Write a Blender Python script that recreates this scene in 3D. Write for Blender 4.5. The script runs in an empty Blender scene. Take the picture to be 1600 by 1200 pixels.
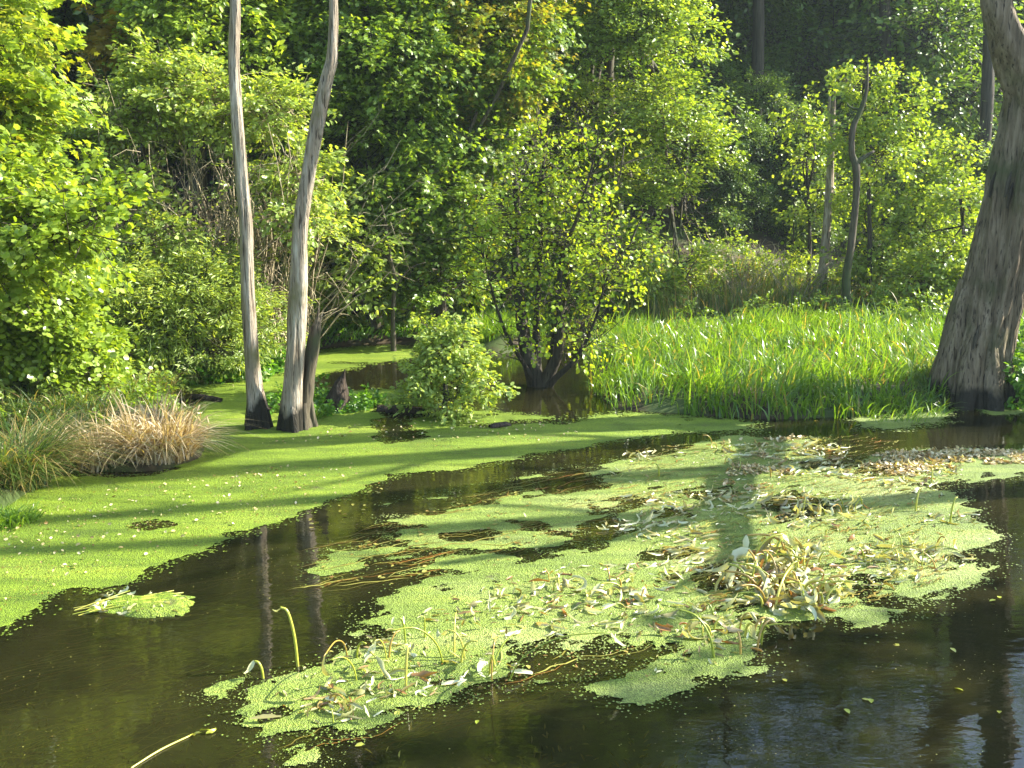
import bpy, math, random
import numpy as np
from mathutils import Vector
sc = bpy.context.scene
COL = sc.collection
RNG = np.random.default_rng(7)
R = math.radians

# ---------------------------------------------------------------- camera
PITCH = R(10.8); CAMH = 2.5; FPX = 1570.0
cam_d = bpy.data.cameras.new('camera'); cam = bpy.data.objects.new('camera', cam_d); COL.objects.link(cam)
cam.location = (0, 0, CAMH); cam.rotation_euler = (R(90) - PITCH, 0, 0)
cam_d.sensor_width = 36; cam_d.lens = 36 * FPX / 1600; cam_d.clip_end = 600; cam_d.clip_start = 0.05
sc.camera = cam
# ---------------------------------------------------------------- light
SUN_EL = R(34); SUN_AZ = R(14)            # azimuth measured from +X towards +Y
w = bpy.data.worlds.new('World'); sc.world = w; w.use_nodes = True
wn = w.node_tree.nodes; wl = w.node_tree.links
sky = wn.new('ShaderNodeTexSky'); sky.sky_type = 'NISHITA'; sky.sun_disc = False
sky.sun_elevation = SUN_EL; sky.sun_rotation = R(90) - SUN_AZ
bg = wn['Background']; bg.inputs[1].default_value = 0.14
wl.new(sky.outputs[0], bg.inputs[0])
sd = bpy.data.lights.new('sun', 'SUN'); sd.energy = 5.0; sd.angle = R(0.5); sd.color = (1, .94, .82)
so = bpy.data.objects.new('sun', sd); COL.objects.link(so)
tosun = Vector((math.cos(SUN_EL) * math.cos(SUN_AZ), math.cos(SUN_EL) * math.sin(SUN_AZ), math.sin(SUN_EL)))
so.rotation_euler = tosun.to_track_quat('Z', 'Y').to_euler(); so.location = (20, 10, 20)
sc.view_settings.view_transform = 'Standard'; sc.view_settings.look = 'None'
sc.view_settings.exposure = 1.95; sc.view_settings.gamma = 1.0
sc.render.engine = 'CYCLES'
cy = sc.cycles
cy.max_bounces = 6; cy.diffuse_bounces = 3; cy.glossy_bounces = 3; cy.transmission_bounces = 4
cy.transparent_max_bounces = 8; cy.volume_bounces = 0
cy.caustics_reflective = False; cy.caustics_refractive = False
cy.use_denoising = True; cy.sample_clamp_indirect = 4
try: cy.denoising_prefilter = 'ACCURATE'
except Exception: pass

# ---------------------------------------------------------------- helpers
FW = np.array([0, math.cos(PITCH), -math.sin(PITCH)]); UPV = np.array([0, math.sin(PITCH), math.cos(PITCH)])
def ray(px, py):
    return FW + np.array([(px - 800) / FPX, 0, 0]) + UPV * ((600 - py) / FPX)
def G(px, py, z=0.0):                       # a point of the photograph lying on the level z
    d = ray(px, py); t = (z - CAMH) / d[2]; return np.array([d[0] * t, d[1] * t, z])
def at(px, py, Y):                          # a point of the photograph at the distance Y
    d = ray(px, py); t = Y / d[1]; return np.array([d[0] * t, Y, CAMH + d[2] * t])
def GP(poly): return np.array([G(*p)[:2] for p in poly])

def nrm(v): return v / np.maximum(np.linalg.norm(v, axis=-1, keepdims=True), 1e-9)

def sdf(P, poly):                           # >0 inside; P (n,2), poly (m,2)
    d = np.full(len(P), 1e9); ins = np.zeros(len(P), bool); m = len(poly)
    for i in range(m):
        a = poly[i]; b = poly[(i + 1) % m]; e = b - a; wv = P - a
        t = np.clip((wv @ e) / max(e @ e, 1e-12), 0, 1)
        d = np.minimum(d, np.linalg.norm(wv - t[:, None] * e, axis=1))
        c = ((a[1] > P[:, 1]) != (b[1] > P[:, 1]))
        if abs(e[1]) > 1e-12:
            xi = a[0] + (P[:, 1] - a[1]) * e[0] / e[1]
            ins ^= c & (P[:, 0] < xi)
    return np.where(ins, d, -d)

_T = np.random.default_rng(3).random((256, 256))
def vnoise(x, y, s=1.0, o=0.0):             # smooth value noise 0..1
    x = x * s + 37.1 + o * 17.3; y = y * s + 91.7 + o * 5.9
    xi = np.floor(x).astype(int); yi = np.floor(y).astype(int); fx = x - xi; fy = y - yi
    fx = fx * fx * (3 - 2 * fx); fy = fy * fy * (3 - 2 * fy)
    g = lambda a, b: _T[a & 255, b & 255]
    return (g(xi, yi) * (1 - fx) + g(xi + 1, yi) * fx) * (1 - fy) + (g(xi, yi + 1) * (1 - fx) + g(xi + 1, yi + 1) * fx) * fy
def fbm(x, y, s, octs=4, o=0):
    r = 0; a = .5
    for k in range(octs): r = r + a * vnoise(x, y, s, o + k); s *= 2.1; a *= .5
    return r

def scatter(poly, n, rng):                  # n points inside a world polygon
    lo = poly.min(0); hi = poly.max(0); out = np.zeros((0, 2))
    while len(out) < n:
        p = lo + rng.random((n * 2, 2)) * (hi - lo); out = np.vstack([out, p[sdf(p, poly) > 0]])
    return out[:n]

class MB:                                   # collects vertices, faces and two per-vertex numbers
    def __init__(s): s.v = []; s.f = []; s.r = []; s.t = []; s.n = 0
    def add(s, v, f, r=0.5, t=0.0):         # v (n,3); f (m,k) int array
        v = np.asarray(v, float).reshape(-1, 3); n = len(v)
        s.v.append(v); s.f.append(np.asarray(f, np.int64) + s.n)
        s.r.append(np.broadcast_to(np.asarray(r, float), (n,))); s.t.append(np.broadcast_to(np.asarray(t, float), (n,)))
        s.n += n
    def mesh(s, name, mat, smooth=True):
        me = bpy.data.meshes.new(name)
        V = np.vstack(s.v); me.vertices.add(len(V)); me.vertices.foreach_set('co', V.astype(np.float32).ravel())
        li = np.concatenate([f.ravel() for f in s.f]); tot = np.concatenate([np.full(len(f), f.shape[1]) for f in s.f])
        st = np.concatenate([[0], np.cumsum(tot)[:-1]])
        me.loops.add(len(li)); me.loops.foreach_set('vertex_index', li.astype(np.int32))
        me.polygons.add(len(tot)); me.polygons.foreach_set('loop_start', st.astype(np.int32))
        me.polygons.foreach_set('use_smooth', np.full(len(tot), smooth))
        for nm, arr in (('rnd', s.r), ('tint', s.t)):
            a = me.attributes.new(nm, 'FLOAT', 'POINT'); a.data.foreach_set('value', np.concatenate(arr).astype(np.float32))
        me.update(calc_edges=True); me.validate()
        me.materials.append(mat); return me
    def build(s, name, mat, parent=None, smooth=True, org=None):
        if org is None: org = parent_loc(parent)
        s.v = [v - org for v in s.v]
        o = bpy.data.objects.new(name, s.mesh(name, mat, smooth)); COL.objects.link(o)
        if parent is not None: o.parent = parent
        else: o.location = org
        return o
def parent_loc(p):
    l = np.zeros(3)
    while p is not None: l = l + np.array(p.location); p = p.parent
    return l
def tag(o, label=None, cat=None, group=None, kind=None):
    if label: o['label'] = label
    if cat: o['category'] = cat
    if group: o['group'] = group
    if kind: o['kind'] = kind
    return o
def thing(name, loc, label, cat, group=None):
    o = bpy.data.objects.new(name, None); COL.objects.link(o); o.location = tuple(loc); o.empty_display_size = .3
    return tag(o, label, cat, group)

def smooth_path(pts, rad, m=6):             # Catmull-Rom
    P = np.array(pts, float); r = np.array(rad, float)
    if len(r) != len(P): r = np.interp(np.linspace(0, 1, len(P)), np.linspace(0, 1, len(r)), r)
    Q = np.vstack([2 * P[0] - P[1], P, 2 * P[-1] - P[-2]]); out = []; ro = []
    for i in range(1, len(Q) - 2):
        for k in range(m):
            t = k / m; a, b, c, d = Q[i - 1], Q[i], Q[i + 1], Q[i + 2]
            out.append(.5 * (2 * b + (c - a) * t + (2 * a - 5 * b + 4 * c - d) * t * t + (3 * b - a - 3 * c + d) * t ** 3))
            ro.append(r[i - 1] * (1 - t) + r[i] * t)
    out.append(P[-1]); ro.append(r[-1]); return np.array(out), np.array(ro)

def tube(mb, pts, rad, sides=8, m=5, rough=0.0, ridges=0, rng=RNG, jag=0.0, r=0.5, t=0.0, seed=0, cap=True, crack=0.0):
    P, rr = smooth_path(pts, rad, m) if m > 0 else (np.array(pts, float), np.array(rad, float))
    n = len(P); T = nrm(np.gradient(P, axis=0))
    ref = np.array([0.31, 0.9, 0.3]); A = nrm(np.cross(T, ref)); B = np.cross(T, A)
    th = np.arange(sides) / sides * 2 * np.pi
    L = np.concatenate([[0], np.cumsum(np.linalg.norm(np.diff(P, axis=0), axis=1))])
    rad2 = np.repeat(rr[:, None], sides, 1)
    if rough > 0:
        rad2 = rad2 * (1 + rough * (vnoise(np.cos(th)[None] * 1.7 + 5 + seed, np.sin(th)[None] * 1.7 + L[:, None] * .9, 1.5, seed) - .5) * 2
                       + rough * .6 * (vnoise(np.cos(th)[None] * 4 + seed, np.sin(th)[None] * 4 + L[:, None] * 2.5, 2.0, seed + 3) - .5) * 2)
    if ridges:
        ph = th[None] + .25 * np.sin(L[:, None] * 1.1 + seed)
        rad2 = rad2 * (1 + .06 * np.sin(ph * ridges) + .05 * np.sin(ph * (ridges * 2 + 3) + L[:, None] * .7) + .03 * np.sin(ph * ridges * 3.3 + L[:, None]))
    if crack:
        cn = vnoise(np.cos(th)[None] * 9 + .35 * np.sin(L[:, None] * 3), np.sin(th)[None] * 9 + L[:, None] * 1.1, 1.0, 3); cn2 = vnoise(np.cos(th)[None] * 20, np.sin(th)[None] * 20 + L[:, None] * 2.2, 1.0, 8)
        rad2 = rad2 * (1 - crack * np.clip(.5 - cn, 0, 1) * 2.2 - crack * .6 * (cn2 - .5))
    V = P[:, None] + A[:, None] * (np.cos(th)[None, :, None] * rad2[..., None]) + B[:, None] * (np.sin(th)[None, :, None] * rad2[..., None])
    if jag > 0:
        jj = jag * (rng.random(sides) ** 1.5); V[-1] += T[-1] * jj[:, None]; V[-2] += T[-1] * (jj * .2)[:, None]
    i = np.arange(n - 1)[:, None] * sides; j = np.arange(sides)[None]; j2 = (j + 1) % sides
    F = np.stack([i + j, i + j2, i + sides + j2, i + sides + j], -1).reshape(-1, 4)
    V = V.reshape(-1, 3); mb.add(V, F, r, t)
    if cap and sides > 3:
        c = P[-1] - T[-1] * (rr[-1] * (.8 if jag else 0)); base = mb.n
        ring = np.arange(sides) + base - sides
        mb.add([c], np.zeros((0, 3), int), r, t)
        mb.f.append(np.stack([ring, np.roll(ring, -1), np.full(sides, base)], -1))
    return P

def tubes_fast(mb, P, rad, r, t=0.0):       # many 3-sided tubes: P (n,k,3), rad (n,k)
    n, k, _ = P.shape; T = nrm(np.gradient(P, axis=1)); A = nrm(np.cross(T, np.array([.31, .5, .8]))); B = np.cross(T, A)
    V = np.zeros((n, k, 3, 3))
    for s in range(3):
        a = s * 2.0944; V[:, :, s] = P + (A * math.cos(a) + B * math.sin(a)) * rad[..., None]
    o = np.arange(n)[:, None, None] * k * 3; i = np.arange(k - 1)[None, :, None] * 3; j = np.arange(3)[None, None]; j2 = (j + 1) % 3
    F = np.stack([o + i + j, o + i + j2, o + i + 3 + j2, o + i + 3 + j], -1).reshape(-1, 4)
    mb.add(V.reshape(-1, 3), F, np.repeat(np.broadcast_to(r, (n,)), k * 3), t)

# leaf outlines: (along, across, lift) and faces
LEAF = {
 'oval': (np.array([(0, 0, 0), (.3, -.3, .07), (.72, -.24, .05), (1, 0, -.08), (.72, .24, .05), (.3, .3, .07)]), [(0, 1, 2, 3), (0, 3, 4, 5)]),
 'round': (np.array([(0, 0, 0), (.25, -.42, .07), (.75, -.4, .05), (1, 0, -.04), (.75, .4, .05), (.25, .42, .07)]), [(0, 1, 2, 3), (0, 3, 4, 5)]),
 'narrow': (np.array([(0, 0, 0), (.35, -.12, .03), (.75, -.09, .02), (1, 0, -.1), (.75, .09, .02), (.35, .12, .03)]), [(0, 1, 2, 3), (0, 3, 4, 5)]),
 'lobed': (np.array([(0, 0, 0), (-.08, -.38, .03), (.28, -.26, .03), (.52, -.52, -.04), (.62, -.2, .04), (1, 0, -.1), (.62, .2, .04), (.52, .52, -.04), (.28, .26, .03), (-.08, .38, .03)]),
           [(0, 1, 2), (0, 2, 3, 4), (0, 4, 5), (0, 5, 6), (0, 6, 7, 8), (0, 8, 9)]),
}
def leaves(mb, C, D, N, S, kind, rnd, tint=0.0, widen=1.0):
    tpl, faces = LEAF[kind]; n = len(C); D = nrm(D); N = N - D * (N * D).sum(1, keepdims=True); N = nrm(N); W = np.cross(N, D)
    V = C[:, None] + S[:, None, None] * (tpl[None, :, 0:1] * D[:, None] + widen * tpl[None, :, 1:2] * W[:, None] + tpl[None, :, 2:3] * N[:, None])
    k = len(tpl); off = (np.arange(n) * k)
    base = mb.n; mb.add(V.reshape(-1, 3), np.zeros((0, 4), int), np.repeat(np.broadcast_to(rnd, (n,)), k), np.repeat(np.broadcast_to(tint, (n,)), k))
    for q in (3, 4):
        fs = np.array([f for f in faces if len(f) == q])
        if len(fs): mb.f.append((off[:, None, None] + fs[None]).reshape(-1, q) + base)

def crown(rng, blobs, nspray, k, leaf, L=.6, W=.28, kind='oval', droop=.25, tintf=None, front=.7, tw=None, shell=.4, flat=1.0, upn=1.0, gap=None):
    """blobs: (x,y,z,rx,ry,rz[,weight]); returns leaf MB; twigs go to tw"""
    mb = MB(); B = np.array([b[:6] for b in blobs], float)
    wt = np.array([(b[6] if len(b) > 6 else 1) * (b[3] * b[5]) for b in blobs]); wt /= wt.sum()
    bi = rng.choice(len(blobs), nspray, p=wt); u = nrm(rng.normal(size=(nspray, 3)))
    fl = (u[:, 1] > 0) & (rng.random(nspray) < front); u[fl, 1] *= -1
    r = rng.random(nspray) ** shell; c = B[bi, :3]; ra = B[bi, 3:]
    p = c + u * ra * r[:, None]
    if gap is not None:
        g = vnoise(p[:, 0] + p[:, 1] * .6, p[:, 2] * 1.3, gap[0], gap[2] if len(gap) > 2 else 0) > gap[1]
        p = p[g]; u = u[g]; ra = ra[g]; nspray = len(p)
    o = nrm(u / ra); up = np.array([0, 0, 1.0])
    ax = nrm(o * [1, 1, .35] + up * .12 + rng.normal(size=(nspray, 3)) * [.4, .4, .2])
    N = nrm(up * upn + o * .55 + rng.normal(size=(nspray, 3)) * .3); side = nrm(np.cross(ax, N))
    Ls = L * (.5 + rng.random(nspray)); n = nspray * k
    I = np.repeat(np.arange(nspray), k); t = rng.random(n) ** .8; wv = rng.uniform(-1, 1, n)
    pos = p[I] + ax[I] * (Ls[I] * t)[:, None] + side[I] * (wv * W * (1.1 - .7 * t) * Ls[I] / L)[:, None] + N[I] * (rng.normal(size=n) * .09 * L * flat)[:, None]
    pos[:, 2] -= droop * Ls[I] * t * t
    D = ax[I] + side[I] * (np.sign(wv) * .8)[:, None] + rng.normal(size=(n, 3)) * .35; D[:, 2] -= .35
    Nn = N[I] + rng.normal(size=(n, 3)) * .42
    S = leaf * rng.uniform(.6, 1.25, n)
    rn = np.clip(.5 + .22 * rng.normal(size=n) + .18 * (rng.random(nspray)[I] - .5), 0, 1)
    ti = 0.0
    if tintf is not None: ti = np.clip(tintf(pos, rng.random(nspray)[I], rng.random(n)), 0, 1)
    leaves(mb, pos, D, Nn, S, kind, rn, ti)
    if tw is not None:
        ts = np.linspace(-.9, 1, 5)[None, :, None]; q = p[:, None] + ax[:, None] * (Ls[:, None, None] * ts)
        q[..., 2] -= droop * Ls[:, None] * np.clip(ts[..., 0], 0, 1) ** 2; q += rng.normal(size=q.shape) * .025 * L
        tubes_fast(tw, q, np.linspace(.011, .003, 5)[None] * np.ones((nspray, 1)) * (L / .6), .5)
    return mb

def limbs(mb, top, blobs, r0, rng, sides=6):
    for b in blobs:
        c = np.array(b[:3]); m = (top + c) / 2 + rng.normal(size=3) * .15 * np.linalg.norm(c - top); m[2] += .1 * np.linalg.norm(c - top)
        tube(mb, [top, m, c, c + rng.normal(size=3) * .4 * b[3]], [r0, r0 * .6, r0 * .3, r0 * .1], sides, 4, cap=False)
        for _ in range(3):
            e = c + nrm(rng.normal(size=3)) * np.array(b[3:6]) * .8
            tube(mb, [m * .4 + c * .6, (c + e) / 2 + rng.normal(size=3) * .1, e], [r0 * .35, r0 * .2, r0 * .06], 4, 3, cap=False)

# ---------------------------------------------------------------- materials
def mat(name):
    m = bpy.data.materials.new(name); m.use_nodes = True; nt = m.node_tree
    for n in list(nt.nodes): nt.nodes.remove(n)
    return m, nt, nt.nodes, nt.links
def ramp(nd, stops, interp='LINEAR'):
    r = nd.new('ShaderNodeValToRGB'); r.color_ramp.interpolation = interp
    e = r.color_ramp.elements
    while len(e) < len(stops): e.new(.5)
    for el, (p, c) in zip(e, stops): el.position = p; el.color = (*c, 1)
    return r
def mixc(nd, ln, fac, a, b, blend='MIX'):
    m = nd.new('ShaderNodeMix'); m.data_type = 'RGBA'; m.blend_type = blend
    for s, v in ((m.inputs[0], fac), (m.inputs[6], a), (m.inputs[7], b)):
        if hasattr(v, 'links') or isinstance(v, bpy.types.NodeSocket): ln.new(v, s)
        else: s.default_value = v if isinstance(v, float) else (*v, 1)
    return m.outputs[2]
def attr(nd, name):
    a = nd.new('ShaderNodeAttribute'); a.attribute_name = name; return a.outputs['Fac']
def noise(nd, ln, scale, detail=4, vec=None, rough=.55):
    n = nd.new('ShaderNodeTexNoise'); n.inputs['Scale'].default_value = scale; n.inputs['Detail'].default_value = detail
    n.inputs['Roughness'].default_value = rough
    if vec is not None: ln.new(vec, n.inputs['Vector'])
    return n.outputs['Fac']
def gpos(nd): return nd.new('ShaderNodeNewGeometry').outputs['Position']
def mapping(nd, ln, vec, scale, loc=(0, 0, 0)):
    m = nd.new('ShaderNodeMapping'); m.inputs['Scale'].default_value = scale; m.inputs['Location'].default_value = loc; ln.new(vec, m.inputs['Vector']); return m.outputs[0]

def leaf_mat(name, c, yellow=(.30, .20, .02), rough=.37, spec=.65, trans=.46):
    m, nt, nd, ln = mat(name)
    rp = ramp(nd, [(0, c[0]), (.5, c[1]), (1, c[2])]); ln.new(attr(nd, 'rnd'), rp.inputs[0])
    col = mixc(nd, ln, attr(nd, 'tint'), rp.outputs[0], yellow)
    p = nd.new('ShaderNodeBsdfPrincipled'); ln.new(col, p.inputs['Base Color']); p.inputs['Roughness'].default_value = rough
    p.inputs['Specular IOR Level'].default_value = spec
    tr = nd.new('ShaderNodeBsdfTranslucent')
    hs = mixc(nd, ln, 1.0, col, (1.7, 1.5, .5), 'MULTIPLY'); ln.new(hs, tr.inputs[0])
    mx = nd.new('ShaderNodeMixShader'); mx.inputs[0].default_value = trans; ln.new(p.outputs[0], mx.inputs[1]); ln.new(tr.outputs[0], mx.inputs[2])
    o = nd.new('ShaderNodeOutputMaterial'); ln.new(mx.outputs[0], o.inputs[0]); return m

M = {}
M['leaf_mid'] = leaf_mat('leaf_mid', [(.10, .18, .018), (.175, .285, .028), (.30, .41, .08)])
M['leaf_alder'] = leaf_mat('leaf_alder', [(.17, .27, .014), (.28, .40, .028), (.40, .52, .08)], spec=.4)
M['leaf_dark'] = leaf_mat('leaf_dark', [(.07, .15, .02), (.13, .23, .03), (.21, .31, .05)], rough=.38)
M['leaf_lime'] = leaf_mat('leaf_lime', [(.14, .23, .018), (.24, .35, .035), (.39, .49, .10)])
M['leaf_pale'] = leaf_mat('leaf_pale', [(.17, .26, .04), (.28, .38, .07), (.43, .52, .17)], rough=.36)
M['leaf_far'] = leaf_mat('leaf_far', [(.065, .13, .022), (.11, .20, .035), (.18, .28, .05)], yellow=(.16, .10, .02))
M['grass'] = leaf_mat('grass', [(.07, .15, .010), (.12, .24, .018), (.24, .36, .06)], rough=.3, spec=.7, yellow=(.36, .27, .08))
M['sedge'] = leaf_mat('sedge', [(.05, .11, .02), (.10, .17, .03), (.2, .24, .07)], rough=.4, yellow=(.42, .30, .13))
M['straw'] = leaf_mat('straw', [(.20, .14, .06), (.38, .29, .15), (.58, .49, .31)], rough=.5, trans=.25, yellow=(.7, .6, .45))
M['herb'] = leaf_mat('herb', [(.06, .16, .01), (.11, .26, .02), (.2, .36, .05)], rough=.4)
M['withered'] = leaf_mat('withered', [(.16, .13, .04), (.36, .36, .14), (.66, .68, .44)], rough=.35, yellow=(.26, .13, .04), trans=.2)
M['stalk'] = leaf_mat('stalk', [(.24, .30, .025), (.38, .40, .04), (.52, .48, .09)], rough=.35, trans=.1, yellow=(.38, .22, .05))
M['litter'] = leaf_mat('litter', [(.20, .11, .035), (.40, .30, .12), (.66, .58, .34)], rough=.5, trans=.1)
M['weed'] = leaf_mat('weed', [(.14, .08, .012), (.22, .20, .03), (.38, .36, .08)], rough=.4, trans=.1, yellow=(.32, .12, .02))

def bark_mat(name, dark, mid, light, vs=(14, 14, 1.1), bump=.5, wet=None, wetcol=(.02, .017, .01), rough=.8, moss=None, mt=(.5, .66)):
    m, nt, nd, ln = mat(name)
    g = gpos(nd); v = mapping(nd, ln, g, vs); n1 = noise(nd, ln, 1.0, 7, v, .65); n2 = noise(nd, ln, 2.2, 4, g); n3 = noise(nd, ln, 1.0, 3, mapping(nd, ln, g, (vs[0] * 3, vs[1] * 3, vs[2] * 1.5)))
    rp = ramp(nd, [(.32, dark), (.48, mid), (.66, light)]); ln.new(n1, rp.inputs[0])
    col = mixc(nd, ln, n2, rp.outputs[0], tuple(x * .7 for x in mid))
    ck = ramp(nd, [(.36, (.22, .2, .18)), (.44, (1, 1, 1))]); ln.new(n3, ck.inputs[0]); col = mixc(nd, ln, 1.0, col, ck.outputs[0], 'MULTIPLY')
    if moss:
        rm = ramp(nd, [(mt[0], (0, 0, 0)), (mt[1], (1, 1, 1))]); ln.new(noise(nd, ln, 1.6, 5, g), rm.inputs[0]); col = mixc(nd, ln, rm.outputs[0], col, moss)
    if wet is not None:                                 # ragged dark band of soaked, rotten bark by the water line
        sp = nd.new('ShaderNodeSeparateXYZ'); ln.new(g, sp.inputs[0])
        ad = nd.new('ShaderNodeMath'); ad.operation = 'MULTIPLY_ADD'; ln.new(noise(nd, ln, 3.5, 6, mapping(nd, ln, g, (1, 1, .5))), ad.inputs[0]); ad.inputs[1].default_value = -1.7 * wet; ln.new(sp.outputs[2], ad.inputs[2])
        mr = nd.new('ShaderNodeMapRange'); ln.new(ad.outputs[0], mr.inputs[0]); mr.inputs[1].default_value = -.25 * wet; mr.inputs[2].default_value = .05 * wet; mr.inputs[3].default_value = 1; mr.inputs[4].default_value = 0
        col = mixc(nd, ln, mr.outputs[0], col, wetcol)
    p = nd.new('ShaderNodeBsdfPrincipled'); ln.new(col, p.inputs['Base Color']); p.inputs['Roughness'].default_value = rough; p.inputs['Specular IOR Level'].default_value = .3
    sm = nd.new('ShaderNodeMath'); sm.operation = 'ADD'; ln.new(n1, sm.inputs[0]); ln.new(n3, sm.inputs[1])
    b = nd.new('ShaderNodeBump'); b.inputs['Strength'].default_value = bump; b.inputs['Distance'].default_value = .03; ln.new(sm.outputs[0], b.inputs['Height']); ln.new(b.outputs[0], p.inputs['Normal'])
    o = nd.new('ShaderNodeOutputMaterial'); ln.new(p.outputs[0], o.inputs[0]); return m
M['bark'] = bark_mat('bark', (.03, .025, .015), (.08, .065, .04), (.16, .14, .09), moss=(.05, .07, .02))
M['bark_dark'] = bark_mat('bark_dark', (.015, .012, .008), (.045, .038, .024), (.10, .085, .055))
M['deadwood'] = bark_mat('deadwood', (.09, .068, .04), (.34, .275, .195), (.66, .60, .49), vs=(18, 18, 1.9), wet=.36, bump=1.0, moss=(.17, .15, .06), mt=(.58, .70))
M['oldtrunk'] = bark_mat('oldtrunk', (.02, .013, .006), (.19, .145, .085), (.40, .32, .21), vs=(15, 15, 1.5), wet=.35, bump=1.0, moss=(.075, .08, .03))
M['rotten'] = bark_mat('rotten', (.012, .009, .006), (.04, .028, .018), (.12, .08, .05), bump=1.0)
M['twig'] = bark_mat('twig', (.20, .16, .08), (.36, .30, .18), (.52, .46, .32), bump=.1, vs=(6, 6, 2))

def plain(name, c1, c2, scale, rough=.8, bump=.3, spec=.3, c3=None, s2=None):
    m, nt, nd, ln = mat(name); g = gpos(nd); n1 = noise(nd, ln, scale, 6, g)
    rp = ramp(nd, [(.35, c1), (.65, c2)]); ln.new(n1, rp.inputs[0]); col = rp.outputs[0]
    if c3:
        r2 = ramp(nd, [(.45, (0, 0, 0)), (.6, (1, 1, 1))]); ln.new(noise(nd, ln, s2, 5, g), r2.inputs[0]); col = mixc(nd, ln, r2.outputs[0], col, c3)
    p = nd.new('ShaderNodeBsdfPrincipled'); ln.new(col, p.inputs['Base Color']); p.inputs['Roughness'].default_value = rough; p.inputs['Specular IOR Level'].default_value = spec
    b = nd.new('ShaderNodeBump'); b.inputs['Strength'].default_value = bump; b.inputs['Distance'].default_value = .02; ln.new(n1, b.inputs['Height']); ln.new(b.outputs[0], p.inputs['Normal'])
    o = nd.new('ShaderNodeOutputMaterial'); ln.new(p.outputs[0], o.inputs[0]); return m
M['soil'] = plain('soil', (.025, .017, .009), (.07, .05, .025), 9, c3=(.045, .07, .014), s2=1.3)

def duck_mat(name, c1, c2, c3, scale=1.0, rough=.55, spec=.4):
    m, nt, nd, ln = mat(name); g = gpos(nd)
    vo = nd.new('ShaderNodeTexVoronoi'); vo.inputs['Scale'].default_value = 130; ln.new(g, vo.inputs['Vector'])
    big = noise(nd, ln, 1.1, 6, mapping(nd, ln, g, (.7, 1.6, 1))); fine = noise(nd, ln, 26, 5, g, .7)
    rp = ramp(nd, [(.3, c1), (.5, c2), (.72, c3)]); ln.new(big, rp.inputs[0])
    c = nd.new('ShaderNodeSeparateColor'); ln.new(vo.outputs['Color'], c.inputs[0])
    v = nd.new('ShaderNodeMapRange'); ln.new(c.outputs[0], v.inputs[0]); v.inputs[3].default_value = .55; v.inputs[4].default_value = 1.3
    cc = nd.new('ShaderNodeCombineColor'); [ln.new(v.outputs[0], cc.inputs[k]) for k in range(3)]
    col = mixc(nd, ln, 1.0, rp.outputs[0], cc.outputs[0], 'MULTIPLY')
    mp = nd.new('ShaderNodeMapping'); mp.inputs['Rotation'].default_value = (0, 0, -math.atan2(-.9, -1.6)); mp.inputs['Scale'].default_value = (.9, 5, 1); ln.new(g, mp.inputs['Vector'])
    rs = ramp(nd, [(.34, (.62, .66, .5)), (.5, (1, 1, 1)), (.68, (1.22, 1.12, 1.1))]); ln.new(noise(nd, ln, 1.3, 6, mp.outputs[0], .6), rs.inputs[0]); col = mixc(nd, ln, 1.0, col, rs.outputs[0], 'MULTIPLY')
    r4 = ramp(nd, [(.60, (0, 0, 0)), (.72, (1, 1, 1))]); ln.new(noise(nd, ln, 5, 7, g, .7), r4.inputs[0]); col = mixc(nd, ln, r4.outputs[0], col, (.10, .11, .03))
    r3 = ramp(nd, [(.28, (1, 1, 1)), (.36, (0, 0, 0))]); ln.new(fine, r3.inputs[0])
    col = mixc(nd, ln, r3.outputs[0], col, (.03, .05, .01))
    p = nd.new('ShaderNodeBsdfPrincipled'); ln.new(col, p.inputs['Base Color']); p.inputs['Roughness'].default_value = rough; p.inputs['Specular IOR Level'].default_value = spec
    ad = nd.new('ShaderNodeMath'); ad.operation = 'ADD'; ln.new(vo.outputs['Distance'], ad.inputs[0]); ln.new(fine, ad.inputs[1])
    b = nd.new('ShaderNodeBump'); b.inputs['Strength'].default_value = .8; b.inputs['Distance'].default_value = .010
    a2 = nd.new('ShaderNodeMath'); a2.operation = 'MULTIPLY_ADD'; ln.new(noise(nd, ln, 48, 3, g, .6), a2.inputs[0]); a2.inputs[1].default_value = 1.6; ln.new(ad.outputs[0], a2.inputs[2]); ln.new(a2.outputs[0], b.inputs['Height']); ln.new(b.outputs[0], p.inputs['Normal'])
    o = nd.new('ShaderNodeOutputMaterial'); ln.new(p.outputs[0], o.inputs[0]); return m
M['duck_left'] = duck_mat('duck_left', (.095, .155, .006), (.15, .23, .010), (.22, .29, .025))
M['duck_raft'] = duck_mat('duck_raft', (.115, .175, .018), (.18, .25, .032), (.28, .325, .10))

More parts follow.
